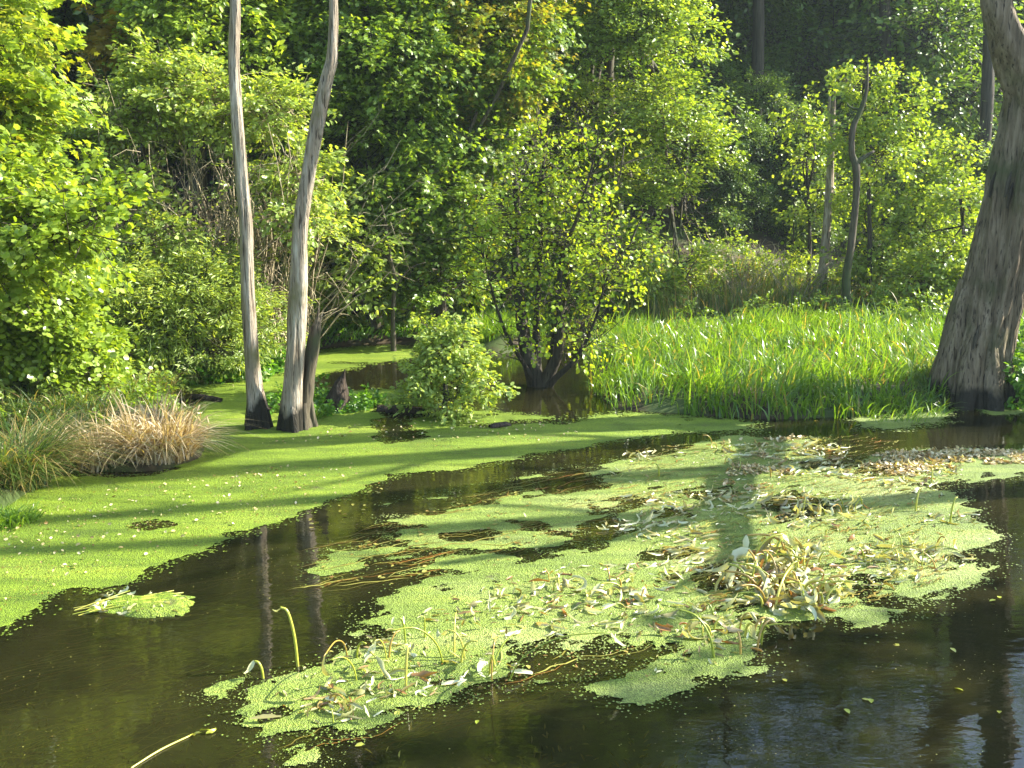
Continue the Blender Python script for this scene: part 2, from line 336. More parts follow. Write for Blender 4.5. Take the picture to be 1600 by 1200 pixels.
def water_mat():
    m, nt, nd, ln = mat('pond_water'); g = gpos(nd)
    n1 = noise(nd, ln, 2.0, 3, mapping(nd, ln, g, (1.0, 2.2, 1))); n2 = noise(nd, ln, 13, 2, mapping(nd, ln, g, (1, 2.4, 1)))
    a = nd.new('ShaderNodeMath'); a.operation = 'MULTIPLY_ADD'; ln.new(n2, a.inputs[0]); a.inputs[1].default_value = .16; ln.new(n1, a.inputs[2])
    b = nd.new('ShaderNodeBump'); b.inputs['Strength'].default_value = .24; b.inputs['Distance'].default_value = .012; ln.new(a.outputs[0], b.inputs['Height'])
    dif = nd.new('ShaderNodeBsdfDiffuse'); rp = ramp(nd, [(.35, (.018, .020, .007)), (.6, (.042, .040, .013))]); ln.new(noise(nd, ln, .8, 4, g), rp.inputs[0]); ln.new(rp.outputs[0], dif.inputs[0])
    tr = nd.new('ShaderNodeBsdfTransparent'); tr.inputs[0].default_value = (.68, .56, .28, 1)
    mx = nd.new('ShaderNodeMixShader'); mx.inputs[0].default_value = .40; ln.new(tr.outputs[0], mx.inputs[1]); ln.new(dif.outputs[0], mx.inputs[2])
    gl = nd.new('ShaderNodeBsdfGlossy'); gl.inputs['Roughness'].default_value = .005; ln.new(b.outputs[0], gl.inputs['Normal'])
    fr = nd.new('ShaderNodeFresnel'); fr.inputs[0].default_value = 1.5; ln.new(b.outputs[0], fr.inputs['Normal'])
    m2 = nd.new('ShaderNodeMixShader'); ln.new(fr.outputs[0], m2.inputs[0]); ln.new(mx.outputs[0], m2.inputs[1]); ln.new(gl.outputs[0], m2.inputs[2])
    o = nd.new('ShaderNodeOutputMaterial'); ln.new(m2.outputs[0], o.inputs[0]); return m
M['water'] = water_mat()


# ---------------------------------------------------------------- ground and water
POND = np.vstack([[(-14, -8), (-14, 5.5)], GP([(-250, 840), (0, 806), (60, 762), (110, 738), (250, 738), (318, 716), (322, 690), (300, 655), (235, 622), (290, 596), (400, 575), (440, 556), (520, 542), (600, 536), (650, 540),
    (740, 542), (765, 556), (835, 546), (880, 500), (940, 488), (1000, 490), (985, 510), (915, 535), (925, 612), (960, 640), (1100, 650), (1200, 655), (1330, 652), (1480, 634), (1590, 634), (1750, 625)]), [(9.3, 10.6), (9.0, -8)]])
GR = GP([(480, 612), (560, 604), (600, 626), (590, 640), (500, 650)])       # small island under the stump
def hgt(x, y):
    P = np.stack([x, y], 1); s = -sdf(P, POND)      # metres outside the pond
    z = np.where(s < 0, -np.clip(-s * .9, 0, .5), np.clip(s * .35, 0, .16)) 
    z = z + np.clip(s - .2, 0, 3) * .06 * fbm(x, y, .8)
    hill = np.clip(y - 21 + .25 * np.abs(x) - np.clip(x - 4, 0, 9) * 1.1, 0, 60)
    z = z + np.where(s > 0, hill * .30 + np.clip(-x - 9, 0, 40) * .22 + np.clip(x - 22, 0, 40) * .2, 0)
    return z + np.where(s > 0, (fbm(x, y, .6) - .45) * .12, 0)
ax_ = np.concatenate([-np.geomspace(160, 12.3, 34), np.arange(-12, 12.01, .16), np.geomspace(12.3, 160, 34)])
ay_ = np.concatenate([-np.geomspace(80, 8, 12), np.arange(-7, 4, .8), np.arange(4, 24, .16), np.geomspace(24.3, 200, 44)])
X, Y = np.meshgrid(ax_, ay_); x = X.ravel(); y = Y.ravel(); nx = len(ax_); ny = len(ay_)
i = np.arange(ny - 1)[:, None] * nx + np.arange(nx - 1)[None]
F = np.stack([i, i + 1, i + 1 + nx, i + nx], -1).reshape(-1, 4)
mb = MB(); mb.add(np.stack([x, y, hgt(x, y)], 1), F)
g = mb.build('ground', M['soil'], org=np.zeros(3)); tag(g, kind='structure')
mb = MB(); mb.add([(-15, -9, 0), (17, -9, 0), (17, 24, 0), (-15, 24, 0)], [(0, 1, 2, 3)])
tag(mb.build('water', M['water'], org=np.zeros(3)), kind='structure')
def gz(x, y): return float(hgt(np.array([x]), np.array([y]))[0])

# ---------------------------------------------------------------- duckweed
def film(name, label, polys, holes, cell, material, seed, amp=.12, fray=1.0, nscale=3.0, z=.004, patch=0.0, grow=0.0, relief=.004, pscale=1.3):
    allp = np.vstack(polys); lo = allp.min(0) - .15; hi = allp.max(0) + .15
    xs = np.arange(lo[0], hi[0], cell); ys = np.arange(lo[1], hi[1], cell * 1.2); X, Y = np.meshgrid(xs, ys)
    x = X.ravel(); y = Y.ravel(); P = np.stack([x, y], 1)
    f = np.full(len(P), -9.0)
    for p in polys: f = np.maximum(f, sdf(P, p))
    for p in holes: f = np.minimum(f, -sdf(P, p))
    f = f + grow + amp * (fbm(x, y * 1.5, nscale, 5, seed) - .5) * 2
    ca, sa = math.cos(math.atan2(-.9, -1.6)), math.sin(math.atan2(-.9, -1.6)); U = x * ca + y * sa; Wv = -x * sa + y * ca
    st = fbm(U * 1.3, Wv * 5.5, 2.6, 5, seed + 5) - .5; rimw = np.clip(1 - np.abs(f) / .35, 0, 1)
    f = f + fray * (.30 * st * rimw + .035 * (vnoise(x, y, 28, seed + 6) - .5) * rimw)
    f = np.minimum(f, (fbm(U * 1.2, Wv * 4, 3.2, 5, seed + 21) - .345 + .5 * np.clip(f, 0, .6)) * .5 * fray + (1 - fray))
    f = np.minimum(f, .5)
    if patch > 0:
        q = fbm(x * .8, y * 1.7, pscale, 5, seed + 9); f = np.minimum(f, (q - .49 + .25 * (1 - patch) + .12 * np.clip(f, 0, .5)) * .8)
    n1 = len(xs); n2 = len(ys); ff = f.reshape(n2, n1)
    gy, gx = np.gradient(ff, cell * 1.2, cell); gl = gx ** 2 + gy ** 2 + 1e-6
    neg = ff < 0
    mv = np.clip(-ff / gl, 0, 1e3)
    dx = np.clip(gx * mv, -cell * .9, cell * .9) * neg; dy = np.clip(gy * mv, -cell, cell) * neg
    V = np.stack([X + dx, Y + dy, z + relief * vnoise(X, Y, 9, seed) + np.where(neg, -relief, 0) * .5], -1).reshape(-1, 3)
    i = np.arange(n2 - 1)[:, None] * n1 + np.arange(n1 - 1)[None]
    pos = ~neg; cnt = pos[:-1, :-1].astype(int) + pos[1:, :-1] + pos[:-1, 1:] + pos[1:, 1:]
    Fq = np.stack([i, i + 1, i + 1 + n1, i + n1], -1)[cnt >= 2]
    used = np.unique(Fq); remap = np.zeros(len(V), int); remap[used] = np.arange(len(used))
    mb = MB(); mb.add(V[used], remap[Fq])
    c = V[used].mean(0); c[2] = 0
    rg_ = np.random.default_rng(seed + 50); rim = np.where((f < .01) & (f > -.22))[0]      # loose crumbs off the rim
    if len(rim):
        wgt = np.exp(f[rim] / .045); k_ = int(min(14000, 160 * (wgt.sum() * cell * cell * 1.2) / .004 * .1)) ; k_ = max(200, min(k_, 12000))
        j_ = rg_.choice(rim, k_, p=wgt / wgt.sum()); q_ = P[j_] + rg_.normal(size=(k_, 2)) * cell * .6; sz = cell * rg_.uniform(.25, .8, k_)
        leaves(mb, np.column_stack([q_, np.full(k_, z) + rg_.random(k_) * .003]), rg_.normal(size=(k_, 3)) * [1, 1, .03], rg_.normal(size=(k_, 3)) * .06 + [0, 0, 1], sz, 'round', .5)
    o = mb.build(name, material, org=c); tag(o, label, 'duckweed', kind='stuff'); return o

CARPET = GP([(-420, 1300), (-200, 1090), (0, 985), (40, 966), (90, 921), (102, 914), (125, 914), (150, 921), (185, 914), (230, 893), (290, 868), (340, 848), (390, 830), (440, 812), (475, 797), (520, 780), (570, 766), (605, 742),
    (700, 735), (760, 725), (850, 709), (950, 693), (1030, 680), (1090, 668), (1080, 660), (1020, 653), (935, 653), (880, 662), (790, 664), (720, 672), (660, 690), (600, 694), (578, 668), (600, 652), (560, 628), (470, 620), (430, 600),
    (340, 612), (300, 640), (322, 700), (250, 745), (110, 745), (90, 735), (-60, 790), (-420, 880)])
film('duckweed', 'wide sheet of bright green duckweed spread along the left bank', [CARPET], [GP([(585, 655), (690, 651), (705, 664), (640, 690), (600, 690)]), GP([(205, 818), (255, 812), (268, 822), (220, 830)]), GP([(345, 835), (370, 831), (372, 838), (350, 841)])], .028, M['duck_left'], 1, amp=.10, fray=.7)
BACK = [GP([(285, 600), (400, 580), (440, 562), (520, 546), (600, 540), (655, 545), (640, 560), (560, 572), (480, 590), (420, 615), (340, 620)]), GP([(500, 628), (560, 612), (650, 610), (690, 622), (640, 634)])]
film('duckweed', 'yellowish duckweed skin on the far inlet behind the dead trunks', BACK, [], .05, M['duck_left'], 2, amp=.15, patch=.35)
MID = [GP([(640, 652), (720, 640), (800, 645), (860, 655), (900, 662), (800, 675), (700, 690), (640, 672)]), GP([(905, 655), (1000, 646), (1100, 650), (1180, 660), (1180, 674), (1060, 676), (960, 668)])]
film('duckweed', 'patchy duckweed drifting in front of the willow herb shrub and reeds', MID, [], .04, M['duck_left'], 3, amp=.16, patch=.85)
TUFTW = [GP([(1340, 656), (1420, 648), (1490, 640), (1470, 660), (1400, 672), (1350, 668)]), GP([(1520, 640), (1600, 632), (1700, 634), (1640, 646), (1560, 648)])]
film('duckweed', 'thin duckweed fringe round the small grass tuft by the big trunk', TUFTW, [], .04, M['duck_raft'], 4, amp=.08, patch=.3)
RAFT = [GP([(545, 990), (590, 942), (640, 918), (700, 899), (760, 886), (830, 880), (880, 862), (960, 846), (1000, 828), (950, 806), (890, 790), (885, 772), (950, 764), (925, 738), (960, 720), (1050, 712), (1080, 690), (1150, 680),
    (1290, 686), (1250, 706), (1330, 722), (1400, 708), (1500, 702), (1640, 704), (1680, 735), (1600, 746), (1540, 750), (1490, 768), (1520, 800), (1562, 838), (1555, 862), (1480, 872), (1500, 880), (1562, 884), (1555, 898), (1480, 925), (1440, 936),
    (1400, 928), (1330, 912), (1315, 935), (1325, 962), (1280, 970), (1200, 966), (1130, 955), (1190, 988), (1202, 1010), (1196, 1046), (1150, 1050), (1080, 1074), (1000, 1096), (960, 1098), (905, 1068), (960, 1050), (1060, 1022), (1110, 1000),
    (1040, 1008), (960, 1000), (860, 999), (800, 1004), (790, 1020), (812, 1052), (800, 1066), (740, 1080), (690, 1094), (650, 1112), (590, 1132), (530, 1150), (430, 1150), (402, 1138), (376, 1110), (402, 1078), (475, 1044), (560, 1014), (600, 1003), (560, 1002)])]
RH = [GP([(1080, 893), (1120, 884), (1165, 892), (1150, 915), (1100, 920)]), GP([(1190, 780), (1240, 768), (1300, 785), (1275, 812), (1215, 816)]), GP([(1240, 722), (1340, 716), (1350, 728), (1260, 732)]), GP([(900, 792), (990, 776), (1010, 786), (930, 806)]), GP([(1440, 760), (1500, 752), (1530, 764), (1470, 772)]), GP([(1000, 862), (1060, 856), (1070, 864), (1010, 872)]), GP([(750, 908), (775, 902), (798, 908), (775, 918)]),
      GP([(560, 985), (590, 978), (620, 995), (580, 1002)]), GP([(1050, 770), (1120, 762), (1150, 770), (1090, 778)]), GP([(400, 1108), (440, 1106), (445, 1116), (410, 1120)]), GP([(1290, 895), (1340, 890), (1370, 905), (1320, 915)]),
      GP([(1010, 800), (1060, 795), (1080, 806), (1030, 812)]), GP([(1340, 735), (1420, 728), (1440, 738), (1360, 745)])]
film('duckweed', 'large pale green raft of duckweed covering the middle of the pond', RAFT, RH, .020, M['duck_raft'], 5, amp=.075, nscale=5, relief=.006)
film('duckweed', 'ragged duckweed patch floating left of the large raft', [GP([(495, 895), (530, 852), (600, 834), (655, 848), (640, 872), (590, 874), (540, 894), (505, 906)])], [], .018, M['duck_raft'], 6, amp=.12, nscale=5, patch=.75)
film('duckweed', 'small strip of duckweed behind the large raft', [GP([(690, 820), (800, 788), (862, 774), (912, 784), (885, 802), (780, 812)]), GP([(640, 897), (700, 871), (770, 861), (808, 874), (795, 888), (720, 896)])], [], .02, M['duck_raft'], 7, amp=.07, nscale=5)
film('duckweed', 'tiny round duckweed patch left of the raft front', [GP([(308, 1082), (335, 1062), (375, 1060), (384, 1078), (350, 1095), (322, 1092)])], [], .012, M['duck_raft'], 8, amp=.05, nscale=8)
film('duckweed', 'tiny duckweed scrap at the bottom edge of the view', [GP([(430, 1196), (455, 1176), (500, 1172), (496, 1186), (460, 1200)])], [], .012, M['duck_raft'], 9, amp=.05, nscale=8)
film('duckweed', 'scattered crumbs of duckweed on open brown water by the raft', [GP([(600, 790), (900, 730), (1000, 750), (880, 860), (640, 860)]), GP([(800, 1000), (960, 1010), (900, 1060), (820, 1060)]), GP([(1300, 905), (1450, 930), (1350, 990), (1290, 960)])], [], .02, M['duck_raft'], 10, amp=.1, nscale=5, patch=1.05, pscale=3)

# ---------------------------------------------------------------- blades
def blades(mb, base, h, wd, lean, rng, segs=5, bend=1.0, tint=0.0, rnd=None, az=None, stiff=2.0):
    n = len(base); az = rng.random(n) * 2 * np.pi if az is None else az
    hd = np.stack([np.cos(az), np.sin(az), np.zeros(n)], 1); t = np.linspace(0, 1, segs + 1)
    out = (lean * h)[:, None] * (t[None] ** stiff) * bend
    z = h[:, None] * (t[None] - (lean[:, None] * .55) * t[None] ** 3)
    C = base[:, None] + hd[:, None] * out[..., None]; C[..., 2] += z
    fa = rng.random(n) * np.pi; S = np.stack([np.cos(fa), np.sin(fa), np.zeros(n)], 1)
    ww = wd[:, None] * np.clip(1.02 - t[None] ** 2.2, .03, 1) * .5
    V = np.stack([C - S[:, None] * ww[..., None], C + S[:, None] * ww[..., None]], 2)    # n,seg+1,2,3
    k = segs + 1; o = np.arange(n)[:, None] * k * 2; i = np.arange(segs)[None] * 2
    F = np.stack([o + i, o + i + 1, o + i + 3, o + i + 2], -1).reshape(-1, 4)
    rnd = np.clip(.5 + .25 * rng.normal(size=n), 0, 1) if rnd is None else rnd
    mb.add(V.reshape(-1, 3), F, np.repeat(rnd, 2 * k), np.repeat(np.broadcast_to(tint, (n,)), 2 * k))
def grass_area(name, label, poly, n, h, wd, m, lean=(.1, .6), tint=0.0, cat='grass', kind='stuff', clump=True, seed=0, edge=.0, holes=0.0):
    rng = np.random.default_rng(seed + 100); p = scatter(poly, n, rng)
    if holes: p = p[(fbm(p[:, 0], p[:, 1], 1.9, 3, seed + 7) + .22 * rng.random(len(p))) > holes]; n = len(p)
    if clump:
        p = p + rng.normal(size=p.shape) * .02
    z = np.maximum(hgt(p[:, 0], p[:, 1]), -.06)
    hh = h * rng.uniform(.45, 1.25, n) * np.where(rng.random(n) < .04, 1.5, 1) * (.5 + .55 * vnoise(p[:, 0], p[:, 1], 1.3, seed) + .5 * vnoise(p[:, 0], p[:, 1], 4.5, seed + 2))
    ti = (rng.random(n) < tint) * rng.uniform(.5, 1, n)
    az = 2 * np.pi * vnoise(p[:, 0], p[:, 1], 1.1, seed + 4) * 1.5 + rng.normal(size=n) * 1.1
    mb = MB(); blades(mb, np.column_stack([p, z - .02]), hh, wd * rng.uniform(.6, 1.2, n), rng.uniform(lean[0], lean[1], n), rng, tint=ti, az=az)
    c = np.append(p.mean(0), 0); o = mb.build(name, m, org=c); tag(o, label, cat, kind=kind); return o

# ---------------------------------------------------------------- trees, shrubs and dead wood
exec_order = 0
def tree(name, label, cat, base, tops, blobs, nspray, k, leaf, mt, bark='bark', r0=.12, seed=1, group=None, high=None, nolimb=False, **kw):
    """base: world point; tops: trunk path; blobs: crown ellipsoids; high: (blobs, nspray, k, leaf) coarse upper crown"""
    rng = np.random.default_rng(seed); root = thing(name, base, label, cat, group)
    tm = MB(); path = [np.array(base) - [0, 0, .3]] + [np.array(t, float) for t in tops]
    tube(tm, path, np.linspace(r0 * 1.3, r0 * .5, len(path)), 9, 5, rough=.12, cap=False, seed=seed)
    if not nolimb: limbs(tm, path[-1] * .6 + path[-2] * .4, blobs, r0 * .45, rng)
    cm = crown(rng, blobs, nspray, k, leaf, tw=tm, **kw)
    if high:
        hb, ns, hk, hl = high; kw2 = dict(kw); kw2.update(L=1.2, W=.6, tintf=None, gap=None)
        c2 = crown(rng, hb, ns, hk, hl, **kw2); b0 = cm.n
        cm.v += c2.v; cm.r += c2.r; cm.t += c2.t; cm.f += [f + b0 for f in c2.f]; cm.n += c2.n
    tm.build('trunk', M[bark], root); cm.build('crown', M[mt], root); return root
def E(px, py, Y, rx, ry, rz, wt=1.0):       # ellipsoid by photo position; radii in metres
    p = at(px, py, Y); return (p[0], p[1], p[2], rx, ry, rz, wt)
def gp(px, Y, dz=0.0):
    xx = (px - 800) / FPX * Y / math.cos(PITCH) ; return np.array([xx, Y, gz(xx, Y) + dz])
gold = lambda amt, hi: (lambda pos, s, r: np.where(s < amt, r * hi, np.where(r > .93, .5, 0)))

# left edge
b = gp(-120, 10.6)
tree('sycamore_tree', 'big leafed sycamore with yellow green boughs at the left edge of the view', 'tree', b, [b + [.1, .1, 2], b + [.3, 0, 4.5], b + [.4, .1, 7]],
     [E(-30, 60, 10.6, .6, .9, .8), E(-90, 200, 10.3, 1.0, .8, .75), E(10, 180, 10.8, .5, .7, .45), E(-160, -50, 10.8, 1.3, 1.2, 1.2), E(-20, 290, 10.6, .7, .6, .3)], 560, 50, .088, 'leaf_lime', seed=11, kind='lobed', L=.55, W=.26, droop=.35, tintf=gold(.08, .5), gap=(1.5, .3),
     high=([(b[0] - .6, b[1] + .2, 6.3, 1.6, 1.6, 1.8), (b[0] - .8, b[1], 8, 2, 2, 2)], 260, 26, .2))
b = gp(-160, 9.6)
tree('hazel_shrub', 'hazel with level layers of lit leaves reaching in from the left edge', 'shrub', b, [b + [.1, 0, .7], b + [.3, 0, 1.6]],
     [E(60, 345, 9.5, .85, .7, .22), E(-30, 310, 9.4, .7, .7, .3), E(150, 318, 9.6, .35, .4, .13), E(-20, 400, 9.7, .7, .6, .3)], 190, 54, .065, 'leaf_lime', seed=12, L=.5, W=.3, droop=.12, kind='round', flat=.6)
b = gp(30, 11.6)
tree('dogwood_shrub', 'broad yellow green dogwood shrub low on the left bank', 'shrub', b, [b + [0, 0, .4], b + [.1, 0, .9]],
     [E(30, 450, 11.3, .8, .7, .55), E(90, 490, 11.4, .6, .6, .45), E(90, 420, 11.8, .5, .6, .4), E(-60, 500, 11.2, .8, .7, .6), E(150, 550, 11.8, .4, .5, .3), E(60, 540, 11.4, .7, .5, .35)], 600, 42, .066, 'leaf_lime', seed=13, L=.4, W=.24, kind='round', gap=(1.8, .22))
b = gp(290, 13.8)
tree('willow_shrub', 'grey green narrow leaved willow shrub left of the tall dead trunks', 'shrub', b, [b + [0, 0, .3], b + [.1, 0, .7]],
     [E(300, 470, 13.5, .9, .7, .5), E(240, 500, 13.2, .7, .6, .4), E(380, 500, 13.8, .6, .5, .45), E(330, 430, 14.0, .7, .6, .4), E(210, 450, 13.4, .55, .5, .4), E(300, 540, 13.2, .9, .5, .25)], 700, 46, .08, 'leaf_pale', seed=14, kind='narrow', L=.38, W=.15, droop=.05, flat=1.5)

# bare tangle with leafy top
def thicket():
    rng = np.random.default_rng(31); b = gp(280, 15.0); root = thing('elder_thicket', b, 'tall thicket of bare tangled tan stems under a leafy top behind the willow', 'shrub')
    tm = MB(); n = 340; kk = 9
    s = np.stack([rng.uniform(at(170, 400, 14.8)[0], at(450, 400, 14.8)[0], n), rng.uniform(14.6, 15.6, n), np.zeros(n)], 1); s[:, 2] = hgt(s[:, 0], s[:, 1])
    t = np.linspace(0, 1, kk)[None, :, None]; H = rng.uniform(1.6, 4.2, n); az = rng.random(n) * 6.28
    lean = rng.uniform(.1, .9, n); P = s[:, None] + np.stack([np.cos(az) * lean, np.sin(az) * lean * .5 - .1, np.ones(n)], 1)[:, None] * H[:, None, None] * t
    P[..., 2] -= (H * lean * rng.uniform(0, .7, n))[:, None] * t[..., 0] ** 2.5
    P += np.cumsum(rng.normal(size=P.shape) * .06, axis=1)
    tubes_fast(tm, P, np.linspace(.014, .004, kk)[None] * rng.uniform(.5, 1.5, n)[:, None], .5)
    n = 1100; i = rng.integers(0, len(P), n); j = rng.integers(2, 8, n); q = P[i, j]; d = nrm(rng.normal(size=(n, 3))); LL = rng.uniform(.2, .7, n)
    t5 = np.linspace(0, 1, 5)[None, :, None]; Q = q[:, None] + d[:, None] * LL[:, None, None] * t5; Q[..., 2] -= .25 * LL[:, None] * t5[..., 0] ** 2; Q += np.cumsum(rng.normal(size=Q.shape) * .03, axis=1)
    tubes_fast(tm, Q, np.linspace(.006, .002, 5)[None] * np.ones((n, 1)), .5)
    cm = crown(rng, [E(220, 170, 14.6, .9, .7, .4), E(330, 150, 14.8, .9, .7, .45), E(430, 175, 14.9, .5, .6, .3), E(170, 220, 14.4, .5, .5, .3), E(260, 110, 15.0, .5, .5, .35), E(200, 290, 14.2, .35, .4, .25), E(240, 370, 14.0, .5, .4, .3), E(470, 280, 14.6, .4, .4, .4), E(480, 350, 14.2, .3, .4, .4)],
               520, 36, .08, tw=tm, L=.45, W=.22, kind='oval', gap=(1.6, .25))
    extra = crown(rng, [E(330, 300, 14.4, 1.6, .8, 1.2)], 40, 16, .06, L=.35)
    b0 = cm.n; cm.v += extra.v; cm.r += extra.r; cm.t += extra.t; cm.f += [f + b0 for f in extra.f]; cm.n += extra.n
    tm.build('stems', M['twig'], root); cm.build('foliage', M['leaf_pale'], root)
thicket()

b = gp(330, 17.0)
tree('hornbeam_tree', 'bright yellow green tree rising behind the left dead trunk', 'tree', b, [b + [0, 0, 2.5], b + [.1, 0, 4.5], b + [0, .2, 8]],
     [E(330, 40, 16.3, 1.0, .9, .85), E(300, -60, 16.7, 1.5, 1.2, 1.1), E(390, 90, 16.3, .5, .6, .5), E(290, 20, 16.6, .4, .6, .5)], 420, 44, .10, 'leaf_lime', seed=21, L=.6, W=.3, gap=(1.3, .27), high=([(b[0] - 1, b[1] + 1, 8.0, 2.0, 1.6, 1.8)], 120, 26, .2))
b = gp(200, 19.5)
tree('maple_tree', 'shaded maple with one spray of orange leaves in the upper left', 'tree', b, [b + [.4, 0, 2], b + [.9, 0, 4.5], b + [1, .2, 8]],
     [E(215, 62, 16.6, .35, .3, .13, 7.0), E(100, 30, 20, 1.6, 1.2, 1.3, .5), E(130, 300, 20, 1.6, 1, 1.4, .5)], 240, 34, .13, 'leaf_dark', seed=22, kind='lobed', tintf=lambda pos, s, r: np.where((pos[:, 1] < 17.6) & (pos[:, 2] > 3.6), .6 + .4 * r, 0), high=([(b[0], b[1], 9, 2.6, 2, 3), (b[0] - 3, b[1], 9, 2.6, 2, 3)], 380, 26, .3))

# middle wall of trees
def wall_tree(name, label, px, Y, blobs, ns, k, leaf, mt, seed, hz, hn=160, **kw):
    b = gp(px, Y + .8); tops = [b + [.1, 0, 2.0], b + [-.1, .1, 4.6], b + [.1, 0, hz * .75]]
    hb = [(b[0], Y + 3, hz * .6, 2.2, 1.6, hz * .2), (b[0] + .5, Y + 3.2, hz * .82, 1.9, 1.6, hz * .15)]
    return tree(name, label, 'tree', b, tops, blobs, ns, k, leaf, mt, seed=seed, r0=.15, high=(hb, hn, 26, .28) if hn else None, **kw)
wall_tree('sycamore_tree', 'deep green sycamore with drooping layers right behind the forked dead trunk', 560, 17.6,
    [E(480, 60, 17.3, .9, .8, .8), E(590, 80, 17.1, 1.1, .9, .7), E(560, -40, 17.6, 1.5, 1, .9), E(540, 200, 17.1, .9, .8, .6), E(640, 190, 17.3, .8, .8, .6), E(600, 290, 17.1, .9, .8, .5), E(690, 310, 17.3, .6, .7, .5)], 1150, 46, .08, 'leaf_mid', 23, 13.5, kind='lobed', L=.6, W=.28, droop=.4, gap=(1.4, .33, 2))
wall_tree('field_maple_tree', 'maple turning golden orange at its tips high in the middle', 740, 18.8,
    [E(720, 60, 18.1, 1.0, .9, .8), E(780, 120, 17.9, .7, .7, .6), E(690, 130, 18.1, .8, .8, .5), E(800, 40, 18.3, .7, .8, .6), E(760, 220, 18.1, .9, .8, .5), E(740, -60, 18.7, 1.5, 1, .9)], 1050, 46, .078, 'leaf_mid', 24, 10, hn=60, kind='lobed', L=.55, W=.28, droop=.3, gap=(1.5, .3, 5),
    tintf=lambda pos, s, r: np.where((s < .55) & (pos[:, 2] > 3.6), r * .75, np.where(r > .95, .5, 0)))
wall_tree('lime_tree', 'tall lime tree with a sunlit yellow green right flank', 950, 20.6,
    [E(1000, 60, 20.0, 1.1, .9, .9), E(900, 80, 20.3, 1.1, .9, .8), E(1030, 190, 19.8, .9, .9, .8), E(1070, 330, 19.6, .65, .8, .7), E(1010, 330, 19.8, .8, .8, .7), E(920, 200, 20.3, 1, .8, .7), E(1060, 250, 19.8, .6, .7, .6), E(980, -60, 20.5, 1.7, 1.2, 1.0), E(940, 300, 20.5, .9, .8, .7), E(1060, 420, 19.8, .5, .6, .35)], 1700, 44, .076, 'leaf_lime', 25, 8.5, hn=0, kind='oval', L=.6, W=.32, gap=(1.4, .27, 7))
wall_tree('beech_tree', 'shaded beech filling the gap above the willow shrub behind the dead trunks', 470, 20.5,
    [E(450, 250, 18.8, 1.2, .9, 1.0), E(540, 360, 18.8, 1.4, .9, .9), E(420, 380, 19.0, 1.2, .8, .7), E(480, 100, 19.8, 1.8, 1, 1.3)], 900, 40, .09, 'leaf_mid', 26, 14, L=.6, gap=(1.3, .3))
b = gp(590, 17.2)
tree('elder_shrub', 'pale leafed elder bush below the sycamore on the far bank', 'shrub', b, [b + [0, 0, .6], b + [.1, 0, 1.4]],
     [E(560, 370, 16.4, .6, .5, .4), E(530, 430, 16.2, .5, .5, .4), E(600, 420, 16.6, .4, .5, .3), E(510, 330, 16.4, .5, .5, .4), E(540, 300, 16.6, .5, .5, .3)], 240, 34, .105, 'leaf_pale', seed=27, L=.42, W=.24, kind='oval', gap=(1.8, .25))
b = gp(690, 17.8)
tree('hawthorn_shrub', 'mid green bush with yellow tipped sprays left of the alder', 'shrub', b, [b + [0, 0, .5], b + [.1, 0, 1.2]],
     [E(690, 370, 17.0, .6, .5, .35), E(640, 380, 17.0, .5, .5, .3), E(700, 440, 16.8, .6, .5, .4), E(660, 310, 17.4, .6, .5, .4), E(740, 330, 17.1, .5, .5, .4), E(650, 460, 16.6, .45, .4, .25)], 330, 36, .085, 'leaf_mid', seed=28, L=.42, W=.24, tintf=gold(.15, .4), gap=(1.7, .25))
b = gp(860, 19.6)
tree('privet_shrub', 'dense undergrowth bush directly behind the alder', 'shrub', b, [b + [0, 0, .5], b + [.1, 0, 1.0]],
     [E(820, 420, 19, .9, .6, .5), E(900, 440, 19, .8, .6, .4), E(850, 350, 19.4, .9, .6, .6), E(960, 400, 19, .8, .6, .5), E(1000, 450, 19.4, .6, .5, .35)], 380, 34, .095, 'leaf_mid', seed=29, L=.45)

